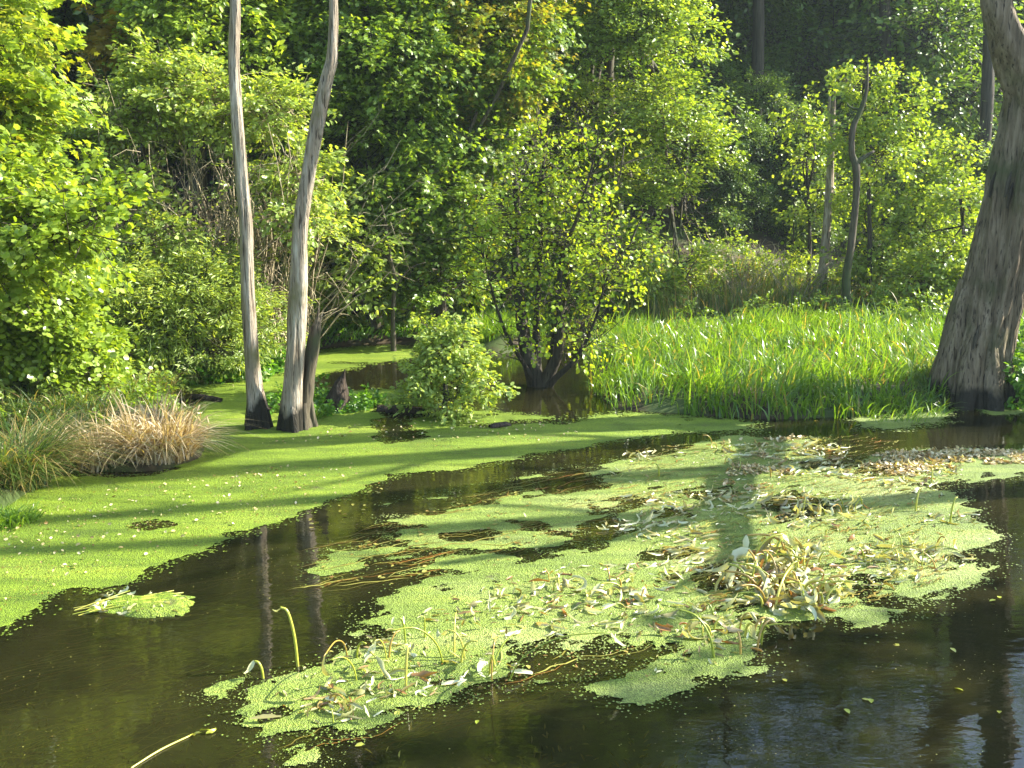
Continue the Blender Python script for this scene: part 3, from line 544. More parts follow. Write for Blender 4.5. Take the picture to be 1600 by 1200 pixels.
# alder stool standing in the water
def alder():
    rng = np.random.default_rng(41); b = G(845, 603); root = thing('alder_tree', b, 'many stemmed alder standing in the water in the middle of the pond', 'tree')
    Y = b[1]
    def pth(pts, off=0): return [b + [0, 0, -.3]] + [at(px, py, Y + o) for px, py, o in pts]
    st = [([(835, 592, 0), (820, 540, 0), (812, 470, .1), (806, 400, .2), (808, 330, .3), (806, 285, .3)], [.15, .12, .085, .07, .05, .045, .04]),
          ([(838, 590, .05), (838, 520, .1), (842, 440, .1), (845, 330, 0), (850, 230, -.1), (842, 200, -.1)], [.12, .09, .05, .04, .028, .015, .006]),
          ([(855, 592, 0), (872, 550, -.1), (872, 480, -.2), (880, 400, -.2), (905, 330, -.3), (930, 240, -.3), (935, 205, -.3)], [.13, .09, .06, .045, .03, .02, .01, .005]),
          ([(858, 585, .1), (868, 520, .3), (890, 440, .3), (900, 380, .4), (960, 300, .4), (975, 230, .4)], [.1, .06, .04, .03, .02, .012, .005]),
          ([(862, 598, -.1), (900, 560, -.2), (930, 500, -.3), (950, 430, -.3), (985, 380, -.2)], [.1, .05, .03, .02, .012, .005]),
          ([(830, 590, -.1), (790, 520, -.2), (765, 440, -.2), (750, 370, -.2)], [.07, .035, .022, .012, .005])]
    for p, r in st:
        tm = MB(); P = tube(tm, pth(p), r, 9, 5, rough=.15, seed=int(p[1][0]))
        n = 34; j = rng.integers(len(P) // 3, len(P), n); d = nrm(rng.normal(size=(n, 3)) * [1, .8, .6] + [0, 0, .7]); LL = rng.uniform(.25, .8, n)
        t5 = np.linspace(0, 1, 5)[None, :, None]; Q = P[j][:, None] + d[:, None] * LL[:, None, None] * t5 + np.cumsum(rng.normal(size=(n, 5, 3)) * .015, axis=1) * t5
        tubes_fast(tm, Q, np.linspace(.009, .002, 5)[None] * np.ones((n, 1)), .5); tm.build('stem', M['bark_dark'], root)
    tw = MB()
    cm = crown(rng, [E(850, 260, Y, .4, .4, .5), E(800, 330, Y, .32, .4, .4), E(900, 300, Y, .45, .4, .5), E(940, 380, Y, .35, .4, .4), E(870, 380, Y - .1, .5, .4, .45), E(785, 420, Y - .1, .28, .4, .3), E(950, 440, Y, .32, .4, .3), E(880, 470, Y - .2, .55, .4, .3), E(930, 220, Y, .3, .3, .25), E(840, 210, Y, .3, .3, .2), E(990, 400, Y, .25, .3, .3), E(770, 350, Y, .22, .3, .3), E(830, 520, Y - .2, .35, .3, .2), E(920, 530, Y - .2, .4, .3, .2)],
               430, 12, .052, tw=tw, L=.36, W=.15, kind='round', front=.3, flat=2.0, upn=.5, tintf=gold(.1, .4))
    cm.build('foliage', M['leaf_alder'], root); tw.build('twigs', M['bark'], root)
alder()

# shrub growing in the water
b = G(695, 652)
tree('willowherb_shrub', 'small bright leafy shrub growing out of the water beside a sunken log', 'shrub', b, [b + [0, .1, .3], b + [.0, .1, .7]],
     [E(700, 545, b[1] + .2, .25, .25, .2), E(668, 580, b[1] + .1, .2, .25, .2), E(725, 575, b[1] + .1, .2, .25, .16), E(752, 605, b[1] - .1, .16, .2, .12), E(705, 632, b[1] - .1, .2, .2, .11), E(680, 515, b[1] + .3, .2, .2, .12), E(655, 620, b[1] + .2, .22, .25, .12), E(718, 512, b[1] + .2, .1, .1, .1)],
     260, 26, .055, 'leaf_pale', seed=43, L=.2, W=.09, kind='oval', nolimb=False, r0=.03, front=.4, flat=1.6, gap=(4.5, .3))

# tall dead trunks (grey, barkless)
def deadtrunk(name, label, base, pts, rad, material='deadwood', seed=1, jag=0.0, cat='dead tree', group=None, sides=20, rough=.12, ridges=5, roots=0, extra=None, Yoff=None):
    b = np.array(base); mb = MB(); Y = b[1]
    path = [b + [0, 0, -.35], b + [0, 0, .0]] + [at(p[0], p[1], Y + (p[2] if len(p) > 2 else 0)) for p in pts]
    P = tube(mb, path, rad, sides, 6, rough=rough, ridges=ridges, seed=seed, jag=jag, rng=np.random.default_rng(seed))
    rg = np.random.default_rng(seed)
    for k in range(roots):
        a = k / roots * 6.28 + rg.random(); d = np.array([math.cos(a), math.sin(a), 0]); r = rad[1]
        tube(mb, [b + d * r * .35 + [0, 0, .42 + .2 * rg.random()], b + d * r * .85 + [0, 0, .15], b + d * r * 1.45 + [0, 0, -.15]], [r * .25, r * .33, r * .3], 8, 4, rough=.2, seed=k)
    if extra:
        for e, er in extra: tube(mb, [at(p[0], p[1], Y + (p[2] if len(p) > 2 else 0)) for p in e], er, 8, 4, rough=.1, seed=seed)
    o = mb.build(name, M[material], org=b); tag(o, label, cat, group); return o
b1 = G(402, 668)
deadtrunk('dead_tree', 'tall slender grey dead trunk without bark, left one of the tall pair', b1,
    [(398, 620), (391, 520), (387, 440), (385, 350), (377, 270), (370, 180), (365, 90), (367, 0), (362, -120), (372, -300)], [.14, .125, .09, .078, .073, .070, .065, .062, .058, .053, .047, .04, .02], seed=3, roots=5)
b2 = G(457, 672)
deadtrunk('dead_tree', 'tall leaning grey dead trunk with a sunlit pale face, right one of the tall pair', b2,
    [(458, 610), (464, 520), (467, 430), (470, 350), (482, 270), (497, 190), (510, 130), (519, 90), (521, 30), (522, -60), (535, -260)], [.135, .12, .10, .09, .086, .08, .071, .071, .066, .058, .052, .046, .038, .02], seed=5, roots=4,
    extra=[([(512, 125), (522, 108), (526, 98)], [.03, .02, .01])])
b3 = G(475, 668)
deadtrunk('broken_snag', 'short broken snag with a splintered top leaning on the right tall trunk', b3, [(476, 640), (481, 590), (488, 550), (494, 515), (497, 503)], [.12, .11, .09, .075, .075, .07, .055, .03], seed=8, jag=.2, material='bark', cat='snag', rough=.25, roots=3)
b4 = G(527, 640)
deadtrunk('tree_stump', 'small dark rotten pointed stump among green weeds', b4, [(528, 622), (531, 603), (536, 588), (538, 580)], [.19, .17, .14, .085, .03, .008], seed=9, jag=.03, material='rotten', cat='stump', rough=.3, roots=0, ridges=7)
# thin crooked trunk on the far bank
b5 = gp(616, 15.9)
deadtrunk('crooked_sapling', 'thin crooked pale trunk on the far bank between the snag and the shrub', b5, [(614, 500), (616, 460), (619, 440), (611, 410), (606, 380), (603, 350), (596, 320)], [.08, .06, .034, .03, .027, .03, .026, .022, .012], seed=12, material='bark', cat='sapling', roots=3, sides=10, ridges=0,
    extra=[([(611, 410), (600, 395), (590, 388)], [.03, .02, .01]), ([(618, 450), (640, 420), (665, 410)], [.02, .012, .006])])
b6 = gp(752, 17.6)
deadtrunk('bare_sapling', 'thin bare sapling with side twigs left of the alder', b6, [(752, 480), (756, 420), (755, 370), (762, 320), (775, 250)], [.05, .045, .035, .03, .022, .014, .006], seed=13, material='twig', cat='sapling', sides=8, ridges=0,
    extra=[([(754, 400), (735, 385), (700, 380)], [.014, .009, .004]), ([(757, 350), (730, 330), (705, 332)], [.012, .008, .003]), ([(757, 375), (780, 368), (800, 372)], [.012, .008, .004])])

# the big dead tree at right with its limbs above and beside the view
def bigtree():
    b = G(1516, 628); Y = b[1]; mb = MB(); rg = np.random.default_rng(61)
    path = [b + [-.02, 0, -.4], b, at(1527, 540, Y), at(1553, 450, Y), at(1574, 360, Y), at(1592, 280, Y), at(1610, 200, Y), at(1618, 140, Y)]
    P = tube(mb, path, [.55, .48, .385, .355, .34, .33, .31, .29], 110, 14, rough=.10, ridges=8, seed=4, cap=False, crack=.075)
    for k in range(8):
        a = k / 8 * 6.28 + .3 * rg.random(); d = np.array([math.cos(a), math.sin(a), 0])
        tube(mb, [b + d * .20 + [0, 0, 1.1 + .4 * rg.random()], b + d * .36 + [0, 0, .38], b + d * .52 + [0, 0, -.2]], [.04, .12, .12], 10, 5, rough=.2, seed=k, cap=False)
    lim = [([at(1616, 180, Y), at(1596, 110, Y - .05), at(1569, 50, Y - .1), at(1555, -10, Y - .1), at(1560, -120, Y), at(1500, -330, Y), at(1480, -560, Y + .2), at(1420, -760, Y)], [.26, .23, .17, .15, .13, .11, .08, .04]),
           ([at(1618, 180, Y + .1), at(1655, 80, Y + .1), at(1680, -40, Y + .2), at(1700, -250, Y), at(1640, -500, Y), at(1600, -800, Y)], [.25, .22, .18, .15, .11, .05]),
           ([at(1606, 220, Y), np.array([6.55, 11.4, 2.9]), np.array([6.2, 10.5, 2.6]), np.array([5.9, 9.6, 2.75]), np.array([6.0, 8.9, 3.0]), np.array([5.6, 8.3, 3.3]), np.array([5.1, 7.9, 3.9])], [.2, .17, .15, .14, .12, .09, .04]),
           ([np.array([6.0, 8.9, 3.0]), np.array([6.6, 8.0, 3.5]), np.array([7.2, 7.6, 4.3])], [.1, .07, .03]),
           ([at(1700, -250, Y), at(1850, -400, Y - .5), at(2000, -650, Y - 1)], [.1, .08, .03]), ([at(1560, -120, Y), at(1440, -220, Y + .6), at(1330, -420, Y + 1)], [.08, .06, .02]), ([at(1500, -330, Y), at(1620, -480, Y - .6), at(1650, -700, Y - 1)], [.07, .05, .02])]
    for p, r in lim: tube(mb, p, r, 18, 6, rough=.16, ridges=5, seed=int(r[0] * 100), cap=True)
    o = mb.build('old_dead_tree', M['oldtrunk'], org=b); tag(o, 'huge weathered grey brown dead tree trunk with flaring base at the right edge', 'dead tree')
    e = MB(); rng = np.random.default_rng(62)      # strips of bark peeling off
    for k in range(7):
        h0 = rng.uniform(.2, 3.0); j = int(np.clip((h0 + .4) / 4.4 * len(P), 0, len(P) - 8)); a = rng.uniform(3.3, 6.1); r = np.interp(h0, [0, 1, 3], [.47, .385, .33])
        d = np.array([math.cos(a), math.sin(a), 0]); q0 = P[j] + d * r * .99; q1 = P[j + 4] + d * r * .985; q2 = P[j + 7] + d * r * .96
        e = MB(); tube(e, [q0, q1, q2], [.012, .03, .008], 6, 3, rough=.4, seed=k, cap=False); e.build('loose_bark', M['bark_dark'], o)
bigtree()

# right group
b7 = gp(1281, 20.5)
deadtrunk('dead_pole', 'straight dead pole with a broken pointed tip left of the crooked trunk', b7, [(1284, 440), (1291, 360), (1297, 270), (1301, 190), (1305, 122)], [.12, .11, .095, .08, .068, .045, .012], seed=15, cat='dead tree', material='deadwood', sides=12, extra=[([(1301, 200), (1296, 175), (1297, 150)], [.05, .04, .02])])
b8 = gp(1320, 18.6)
deadtrunk('crooked_tree', 'dark crooked trunk with a kinked top in the reed bed at right', b8, [(1322, 440), (1330, 380), (1338, 310), (1338, 262), (1331, 240), (1333, 200), (1346, 170), (1354, 140), (1356, 100)], [.10, .09, .08, .07, .062, .072, .055, .05, .042, .03, .015], seed=16, cat='tree', material='bark', sides=12,
    extra=[([(1338, 255), (1350, 246), (1366, 236)], [.06, .045, .02]), ([(1345, 172), (1330, 168), (1322, 160)], [.03, .02, .01])])
for nm, lb, px, Y, bl, ns, lf, sd, kk in [
    ('alder_sapling', 'slender sunlit sapling with open foliage just right of the crooked trunk', 1350, 19.6, [(1350, 130, .5, .35), (1390, 170, .5, .4), (1320, 200, .45, .4), (1420, 150, .3, .25), (1370, 240, .6, .4)], 190, .085, 51, 18),
    ('birch_sapling', 'airy birch sapling with thin dark stems near the big dead tree', 1440, 20.5, [(1430, 250, .7, .5), (1480, 300, .6, .5), (1420, 340, .8, .5), (1500, 250, .4, .35), (1490, 380, .6, .45), (1400, 420, .7, .35)], 330, .085, 52, 18),
    ('birch_sapling', 'low leafy sapling crowding against the left side of the big dead tree', 1500, 19.0, [(1500, 310, .35, .35), (1470, 400, .5, .4), (1500, 430, .4, .4), (1440, 440, .5, .3)], 170, .085, 53, 20),
    ('alder_sapling', 'sparse shrubby sapling between the dead pole and the lime tree', 1255, 21.5, [(1260, 250, .4, .25), (1270, 330, .45, .3), (1250, 180, .45, .35), (1240, 400, .4, .3), (1300, 300, .4, .5)], 130, .09, 54, 16),
    ('alder_sapling', 'bushy young growth at the foot of the crooked trunk', 1370, 20.2, [(1370, 400, .7, .4), (1360, 320, .5, .4), (1340, 440, .6, .25), (1430, 440, .6, .3)], 230, .08, 55, 18)]:
    b = gp(px, Y)
    top = at(bl[0][0], bl[0][1], Y)
    o = tree(nm, lb, 'sapling', b, [b * .6 + top * .4 + [.05, 0, 0], top], [E(q[0], q[1], Y, q[2], q[2] * .9, q[3]) for q in bl], int(ns * 1.3), kk + 4, lf * .78, 'leaf_lime', bark='bark_dark', r0=.045, seed=sd, L=.4, W=.18, kind='round', front=.4, flat=1.8, upn=.6, gap=(1.8, .2))

def twiggy(name, label, px, Y, n, h, spread, seed, m='twig', cat='dead shrub'):
    rng = np.random.default_rng(seed); b = gp(px, Y); mb = MB(); kk = 7
    az = rng.random(n) * 6.28; t = np.linspace(0, 1, kk)[None, :, None]
    P = b + np.stack([np.cos(az) * spread, np.sin(az) * spread * .6, np.ones(n)], 1)[:, None] * (h * rng.uniform(.5, 1.1, n))[:, None, None] * t * np.array([1, 1, 1]); P = P + np.cumsum(rng.normal(size=P.shape) * .035 * h, axis=1)
    P[:, 0] = b - [0, 0, .05]; tubes_fast(mb, P, np.linspace(.014, .004, kk)[None] * np.ones((n, 1)), .5)
    m2 = n * 9; i = rng.integers(0, n, m2); j = rng.integers(2, kk, m2); Q0 = P[i, j]; d = nrm(rng.normal(size=(m2, 3)) + [0, 0, .3]); t4 = np.linspace(0, 1, 4)[None, :, None]
    Q = Q0[:, None] + d[:, None] * (h * .3 * rng.random(m2))[:, None, None] * t4 + np.cumsum(rng.normal(size=(m2, 4, 3)) * .012 * h, axis=1) * t4
    tubes_fast(mb, Q, np.linspace(.006, .002, 4)[None] * np.ones((m2, 1)), .5)
    o = mb.build(name, M[m], org=b); tag(o, label, cat); return o
twiggy('bare_shrub', 'bare twiggy dead shrub in front of the dark wood right of the lime tree', 1150, 20.5, 16, 1.5, .7, 71)
twiggy('bare_shrub', 'low bare shrub with arching twigs beside the dead pole', 1235, 20.0, 12, 1.2, .9, 72)
twiggy('fallen_branch', 'small pale dead branches poking from the willow shrub', 330, 12.9, 9, .4, 1.2, 73, cat='branch')
twiggy('fallen_branch', 'tangle of dead twigs on the shady left bank behind the straw tussock', 110, 11.7, 16, .45, 1.3, 74, cat='branch')

# dark hazy wood behind: individual trees, a few kinds copied
def copytree(root, loc, label, rz=0, s=1.0, group=None):
    c = root.copy(); COL.objects.link(c); c.location = tuple(loc); c.rotation_euler = (0, 0, rz); c.scale = (s, s, s); c['label'] = label
    if group: c['group'] = group
    for ch in root.children:
        d = ch.copy(); COL.objects.link(d); d.parent = c
    return c
def fartree(name, label, px, Y, H, mt, seed, group, leaf=.15, ns=1150):
    rng = np.random.default_rng(seed); b = gp(px, Y, -.1); bl = []
    for z in np.linspace(.22, .9, 6):
        for _ in range(2):
            a = rng.random() * 6.28; rr = H * .13 * (1.2 - .6 * z); bl.append((b[0] + math.cos(a) * rr * .8, b[1] + math.sin(a) * rr * .8, b[2] + H * z, rr * rng.uniform(.8, 1.3), rr * rng.uniform(.8, 1.2), H * .075))
    return tree(name, label, 'tree', b, [b + [.1, 0, H * .3], b + [-.2, .1, H * .6], b + [0, 0, H * .92]], bl, ns, 30, leaf, mt, bark='bark_dark', r0=H * .017, seed=seed, group=group, L=1.2, W=.55, kind='oval', front=.3, gap=(.7, .25, seed), droop=.3)
GF = 'trees of the dark wood behind the pond'
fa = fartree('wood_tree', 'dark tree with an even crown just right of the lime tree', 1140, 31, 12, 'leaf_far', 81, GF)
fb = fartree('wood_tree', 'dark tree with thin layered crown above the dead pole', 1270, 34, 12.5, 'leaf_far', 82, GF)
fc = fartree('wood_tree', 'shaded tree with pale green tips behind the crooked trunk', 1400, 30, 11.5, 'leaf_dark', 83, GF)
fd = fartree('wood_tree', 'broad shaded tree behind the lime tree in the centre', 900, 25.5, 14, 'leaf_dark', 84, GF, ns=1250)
spots = [(fa, 1200, 38, .95, 'dark tree standing back between the lime tree and the dead pole'), (fb, 1340, 40, .95, 'dim tree far back above the kinked trunk'), (fa, 1470, 37, .9, 'dark tree above the birch sapling near the big dead tree'),
         (fc, 1520, 33, .95, 'shaded tree directly left of the big dead tree top'), (fb, 1600, 42, 1.0, 'dim tree behind the big dead tree'), (fa, 1080, 42, 1.2, 'dim tree showing past the top of the lime tree'), (fc, 1300, 46, .95, 'farthest dim tree in the gap over the sapling'),
         (fb, 1430, 50, 1.0, 'farthest dim tree in the upper right'), (fd, 700, 26, 1.0, 'shaded tree behind the golden maple'), (fd, 500, 25, .95, 'shaded tree behind the two tall dead trunks'), (fc, 330, 24.5, .9, 'shaded tree behind the tangled thicket'), (fd, 180, 23.5, .9, 'shaded tree behind the orange leaf spray'),
         (fc, 1125, 33, .85, 'green tree on the slope between the lime tree and the slim dark trunk'), (fc, 1215, 32, .8, 'green tree on the slope right of the slim dark trunk'), (fd, 1290, 37, .9, 'green tree high on the slope above the dead pole'), (fd, 1080, 36, .95, 'green tree high on the slope touching the lime tree'), (fd, 1180, 44, 1.0, 'green tree at the top of the slope over the twiggy shrub'), (fc, 1380, 43, 1.1, 'green tree at the top of the slope over the saplings'),
         (fc, 20, 20, .8, 'shaded tree behind the sycamore at the left edge'), (fb, 600, 31, 1.5, 'second row shaded tree in the middle left'), (fa, 820, 33, 1.5, 'second row shaded tree left of the lime tree top'), (fb, 400, 30, 1.5, 'second row shaded tree over the left thicket'), (fa, 1010, 34, 1.45, 'second row shaded tree behind the lime tree'),
         (fc, 220, 29, 1.5, 'second row shaded tree in the far upper left'), (fd, 60, 27, 1.1, 'second row shaded tree at the left edge')]
for k, (src, px, Y, s, lb) in enumerate(spots):
    copytree(src, gp(px, Y, -.1), lb, rz=k * 1.3, s=s, group=GF)
# unseen trees added past the right edge to keep sun off the far wood
for k, (xx, yy, s) in enumerate([(26, 35, 1.0), (34, 44, 1.2)]):
    copytree([fa, fc, fb][k % 3], (xx, yy, gz(xx, yy) - .1), 'unseen tree added beyond the right edge to shade the far wood', rz=k * 2.1, s=s, group='added shade trees beyond the right edge')

for k, (px, Y, r_, lb) in enumerate([(1157, 27, 3.2, 'slim dark trunk rising just right of the lime tree, crown above the view'), (1345, 28.5, 3.0, 'slim dark trunk rising above the saplings, crown above the view'), (1500, 27, 2.6, 'slim dark trunk near the big dead tree, crown above the view')]):
    b = gp(px, Y); q = [(b[0] + math.cos(a_) * r_ * .7, b[1] + math.sin(a_) * r_ * .5, z_, r_ * .55, r_ * .5, 1.5) for a_, z_ in ((0, 11.0), (2.1, 12.5), (4.2, 14.0), (1, 15.5), (3.3, 10.5))]
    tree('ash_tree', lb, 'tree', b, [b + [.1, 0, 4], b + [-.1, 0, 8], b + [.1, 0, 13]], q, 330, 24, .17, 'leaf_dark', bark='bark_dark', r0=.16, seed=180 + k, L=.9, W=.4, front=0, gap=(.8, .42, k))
# tree on the right bank just outside the view: shades the lower right water
b = np.array([12.3, 6.2, gz(12.3, 6.2)])
tree('bank_tree', 'leafy tree on the right bank outside the view, shading the near water', 'tree', b, [b + [0, .1, 2.5], b + [-.2, .3, 5], b + [0, .4, 8]],
     [(12.0, 6.3, 6.6, 1.5, 1.5, 1.3), (12.8, 5.0, 7.2, 1.5, 1.5, 1.3), (12.2, 3.8, 6.8, 1.4, 1.4, 1.2)], 260, 26, .2, 'leaf_mid', seed=88, L=.9, W=.5, front=0)
for q0, q1, q2, r_, lb in [((10.2, 10.9), (10.5, 11.0, 6), (11.4, 11.2, 12.5), .22, 'tall bare leaning trunk beyond the right edge, nearest the big dead tree'), ((10.6, 9.4), (10.4, 9.8, 6), (10.0, 10.6, 13), .19, 'slim bare trunk beyond the right edge, nearer the viewer'),
                       ((11.0, 12.2), (10.8, 12.3, 7), (11.2, 12.0, 14), .26, 'thick bare trunk beyond the right edge, farthest back')]:
    mb = MB(); bb = np.array([*q0, gz(*q0)]); tube(mb, [bb - [0, 0, .2], np.array([*q1[:2], bb[2] + 3]), np.array(q1), np.array(q2)], [r_ * 1.4, r_, r_ * .85, r_ * .3], 12, 6, rough=.15, seed=int(r_ * 100))
    for k in range(5):
        z_ = 5 + k * 1.5; o_ = np.array([np.interp(z_, [0, q1[2], q2[2]], [q0[0], q1[0], q2[0]]), np.interp(z_, [0, q1[2], q2[2]], [q0[1], q1[1], q2[1]]), z_]); e_ = o_ + [math.cos(k * 2.3) * 1.1, math.sin(k * 2.3) * 1.1, 1.1]
        tube(mb, [o_, (o_ + e_) / 2 - [0, 0, .15], e_], [r_ * .3, r_ * .2, .01], 6, 3)
    tag(mb.build('bare_tree', M['bark'], org=bb), lb, 'dead tree')
# scrub on the slope under the dark wood
for k, (px, Y, s_, lb) in enumerate([(1130, 25, .30, 'dark scrub at the wood edge just right of the lime tree'), (1185, 26, .34, 'dark scrub behind the twiggy dead shrub'), (1240, 25.5, .30, 'dark scrub left of the dead pole'), (1300, 27, .36, 'dark scrub behind the dead pole'), (1080, 27, .38, 'dark scrub hidden at the foot of the lime tree'),
                                     (1400, 27, .34, 'dark scrub behind the birch sapling'), (1500, 26, .34, 'dark scrub left of the big dead tree'), (1160, 30, .5, 'taller dark scrub on the slope between lime tree and dead pole'), (1235, 31, .5, 'taller dark scrub on the slope behind the dead pole')]):
    copytree([fa, fb, fc][k % 3], gp(px, Y, -.9 * s_), lb, rz=k * 1.9, s=s_, group='scrub under the dark wood')

# ---------------------------------------------------------------- grasses, herbs
BED = GP([(915, 545), (925, 612), (960, 642), (1100, 652), (1200, 657), (1330, 654), (1440, 640), (1485, 632), (1480, 560), (1490, 525), (1300, 520), (1150, 522), (1020, 528), (950, 535)])
grass_area('reed_grass', 'bed of bright green reed grass standing along the far right shore', BED, 16000, .38, .021, M['grass'], seed=1, tint=.07, lean=(.1, 1.15), holes=.40)
grass_area('reed_grass', 'olive sedge and dry stems behind the bright reed grass', GP([(985, 490), (1000, 515), (1200, 508), (1480, 510), (1500, 470), (1300, 474), (1100, 478)]), 7000, .6, .014, M['sedge'], seed=2, tint=.22, lean=(.05, .6))
grass_area('reed_grass', 'grass on the right bank beyond the big dead tree', GP([(1560, 632), (1600, 630), (1750, 622), (1750, 540), (1600, 540), (1570, 560)]), 2500, .5, .02, M['grass'], seed=3)
grass_area('grass_tuft', 'small bright grass tuft at the water edge left of the big dead tree', GP([(1345, 640), (1350, 660), (1420, 664), (1480, 650), (1475, 634), (1400, 632)]), 300, .30, .018, M['grass'], seed=4, kind=None, cat='grass tuft', lean=(.3, 1.0))
grass_area('grass', 'dark grass at the foot of the big dead tree', GP([(1420, 600), (1430, 636), (1500, 636), (1500, 600)]), 900, .4, .014, M['sedge'], seed=5, lean=(.3, .9))
grass_area('grass', 'grass patch glowing behind the alder stems', GP([(745, 545), (840, 543), (870, 505), (740, 500)]), 3000, .35, .016, M['grass'], seed=6, lean=(.2, .8))
grass_area('grass', 'low green growth along the far bank', GP([(430, 556), (520, 541), (600, 534), (740, 540), (740, 520), (600, 515), (480, 525)]), 2600, .18, .025, M['herb'], seed=7, lean=(.4, 1.2))
grass_area('grass', 'rough grass covering the left bank', GP([(-200, 800), (0, 775), (60, 755), (100, 730), (240, 640), (260, 600), (100, 580), (-200, 600)]), 5000, .30, .012, M['sedge'], seed=8, tint=.3, lean=(.3, 1.2))
grass_area('reeds', 'tall thin reeds at the left end of the reed bed', GP([(965, 500), (975, 520), (1060, 515), (1050, 485), (990, 485)]), 350, 1.1, .014, M['sedge'], seed=9, cat='reeds', tint=.1, lean=(.1, .45))

def tussock(name, label, c, n, h, wd, m, rad, lean, seed, tint=0.0, squash=1.0, cat='tussock', az=None, seeds=0):
    rng = np.random.default_rng(seed); a = rng.random(n) * 6.28; r = rad * rng.random(n) ** .6
    base = c + np.stack([np.cos(a) * r, np.sin(a) * r * squash, np.zeros(n) - .03], 1)
    aa = a + rng.normal(size=n) * 1.0 if az is None else az + rng.normal(size=n) * .6
    mb = MB(); blades(mb, base, h * rng.uniform(.35, 1.2, n) * (.6 + .8 * vnoise(base[:, 0], base[:, 1], 7, seed)), wd * rng.uniform(.5, 1.6, n), rng.uniform(lean[0], lean[1], n), rng, segs=7, tint=(rng.random(n) < tint) * rng.uniform(.5, 1, n), az=aa)
    if seeds:
        i = rng.integers(0, n, seeds); q = base[i] + np.stack([np.cos(aa[i]) * rad * .5, np.sin(aa[i]) * rad * .5, h * rng.uniform(.35, .9, seeds)], 1)
        leaves(mb, q, rng.normal(size=(seeds, 3)) + [0, 0, -1], rng.normal(size=(seeds, 3)), rng.uniform(.04, .08, seeds), 'narrow', rng.random(seeds), 0.0, widen=1.0)
    o = mb.build(name, m, org=c); tag(o, label, cat); return o
tussock('straw_tussock', 'round mound of dry tan straw at the duckweed edge', G(246, 718), 2400, .60, .014, M['straw'], .33, (.1, 1.25), 91, tint=.15, seeds=260)
tussock('straw_tussock', 'thinner dry tan grass left of the round straw mound', G(165, 722), 900, .42, .014, M['straw'], .36, (.1, 1.3), 92, tint=.2, seeds=200)
tussock('sedge_tussock', 'big arching sedge tussock with yellowing tips at the left edge', G(12, 760), 2600, .75, .009, M['sedge'], .34, (.5, 1.35), 93, tint=.3)
tussock('sedge_tussock', 'smaller dark green sedge tussock on the left bank behind the straw', G(85, 668), 1500, .55, .009, M['sedge'], .35, (.4, 1.2), 94, tint=.1)
tussock('sedge_tussock', 'low fresh green tuft at the duckweed edge below the big sedge', G(12, 815), 500, .2, .010, M['grass'], .22, (.5, 1.3), 95)
tussock('sedge_tussock', 'sedge clump with brown stems between straw mound and willow shrub', G(205, 628), 1500, .45, .010, M['sedge'], .5, (.3, 1.2), 96, tint=.3)
tussock('sedge_tussock', 'sparse blades hanging at the foot of the broken snag', G(490, 655), 60, .35, .014, M['grass'], .08, (.4, 1.1), 97)
tussock('sedge_tussock', 'dry hanging grass at the foot of the big dead tree', G(1535, 618) + [0, -.1, .2], 160, .4, .010, M['straw'], .15, (.6, 1.3), 98)

def herb(name, label, blobs, ns, k, leaf, m, seed, cat='plants', kind='oval', **kw):
    rng = np.random.default_rng(seed); tw = None; cm = crown(rng, blobs, ns, k, leaf, kind=kind, **kw); c = np.array([blobs[0][0], blobs[0][1], 0.0])
    o = cm.build(name, M[m], org=c); tag(o, label, cat, kind='stuff'); return o
def GE(px, py, rx, ry, rz, dz=.1, wt=1): p = G(px, py); return (p[0], p[1], dz, rx, ry, rz, wt)
herb('nettles', 'bright green leafy herbs along the inlet left of the dead trunks', [GE(340, 590, .7, .35, .25), GE(400, 578, .5, .35, .25), GE(440, 565, .45, .35, .3), GE(280, 598, .45, .3, .2)], 260, 22, .075, 'herb', 101, L=.2, W=.12)
herb('water_cress', 'bright low weeds round the dark stump', [GE(530, 638, .38, .22, .13, .05), GE(570, 632, .3, .18, .09, .04), GE(500, 625, .3, .2, .13), GE(440, 640, .2, .2, .1), GE(500, 648, .2, .12, .08, .03)], 210, 20, .05, 'herb', 102, L=.14, W=.08)
herb('nettles', 'pale leafy herbs by the water right of the big dead tree', [GE(1600, 628, .5, .5, .5, .3), GE(1590, 600, .3, .5, .4, .5)], 200, 24, .07, 'herb', 103, L=.2, W=.1)
herb('brambles', 'tangled herbs on the left bank below the dogwood', [GE(60, 640, .9, .5, .25, .3), GE(150, 630, .8, .5, .25, .25), GE(-60, 660, .8, .5, .3, .4), GE(230, 610, .6, .4, .25, .25), GE(330, 560, .6, .4, .3, .3)], 330, 20, .06, 'leaf_pale', 104, L=.2, W=.1)
herb('undergrowth', 'leafy undergrowth along the edge of the dark wood', [GE(1050, 480, 1.2, .6, .4, .4), GE(1200, 475, 1.3, .6, .5, .6), GE(1120, 470, 1.0, .8, .7, .9, .7), GE(1400, 470, 1.5, .6, .5, .6), GE(1300, 490, 1.2, .5, .4, .4), GE(1480, 505, .7, .5, .4, .5)], 760, 24, .07, 'leaf_lime', 105, L=.3, W=.16)
herb('undergrowth', 'low leafy plants on the far bank under the trees', [GE(500, 525, .7, .5, .2, .3), GE(560, 528, .5, .3, .12, .15), GE(640, 520, .7, .4, .2, .3), GE(710, 510, .6, .4, .4, .5), GE(440, 530, .6, .5, .4, .5), GE(540, 505, .6, .4, .3, .5)], 340, 22, .075, 'leaf_pale', 106, L=.22, W=.12)
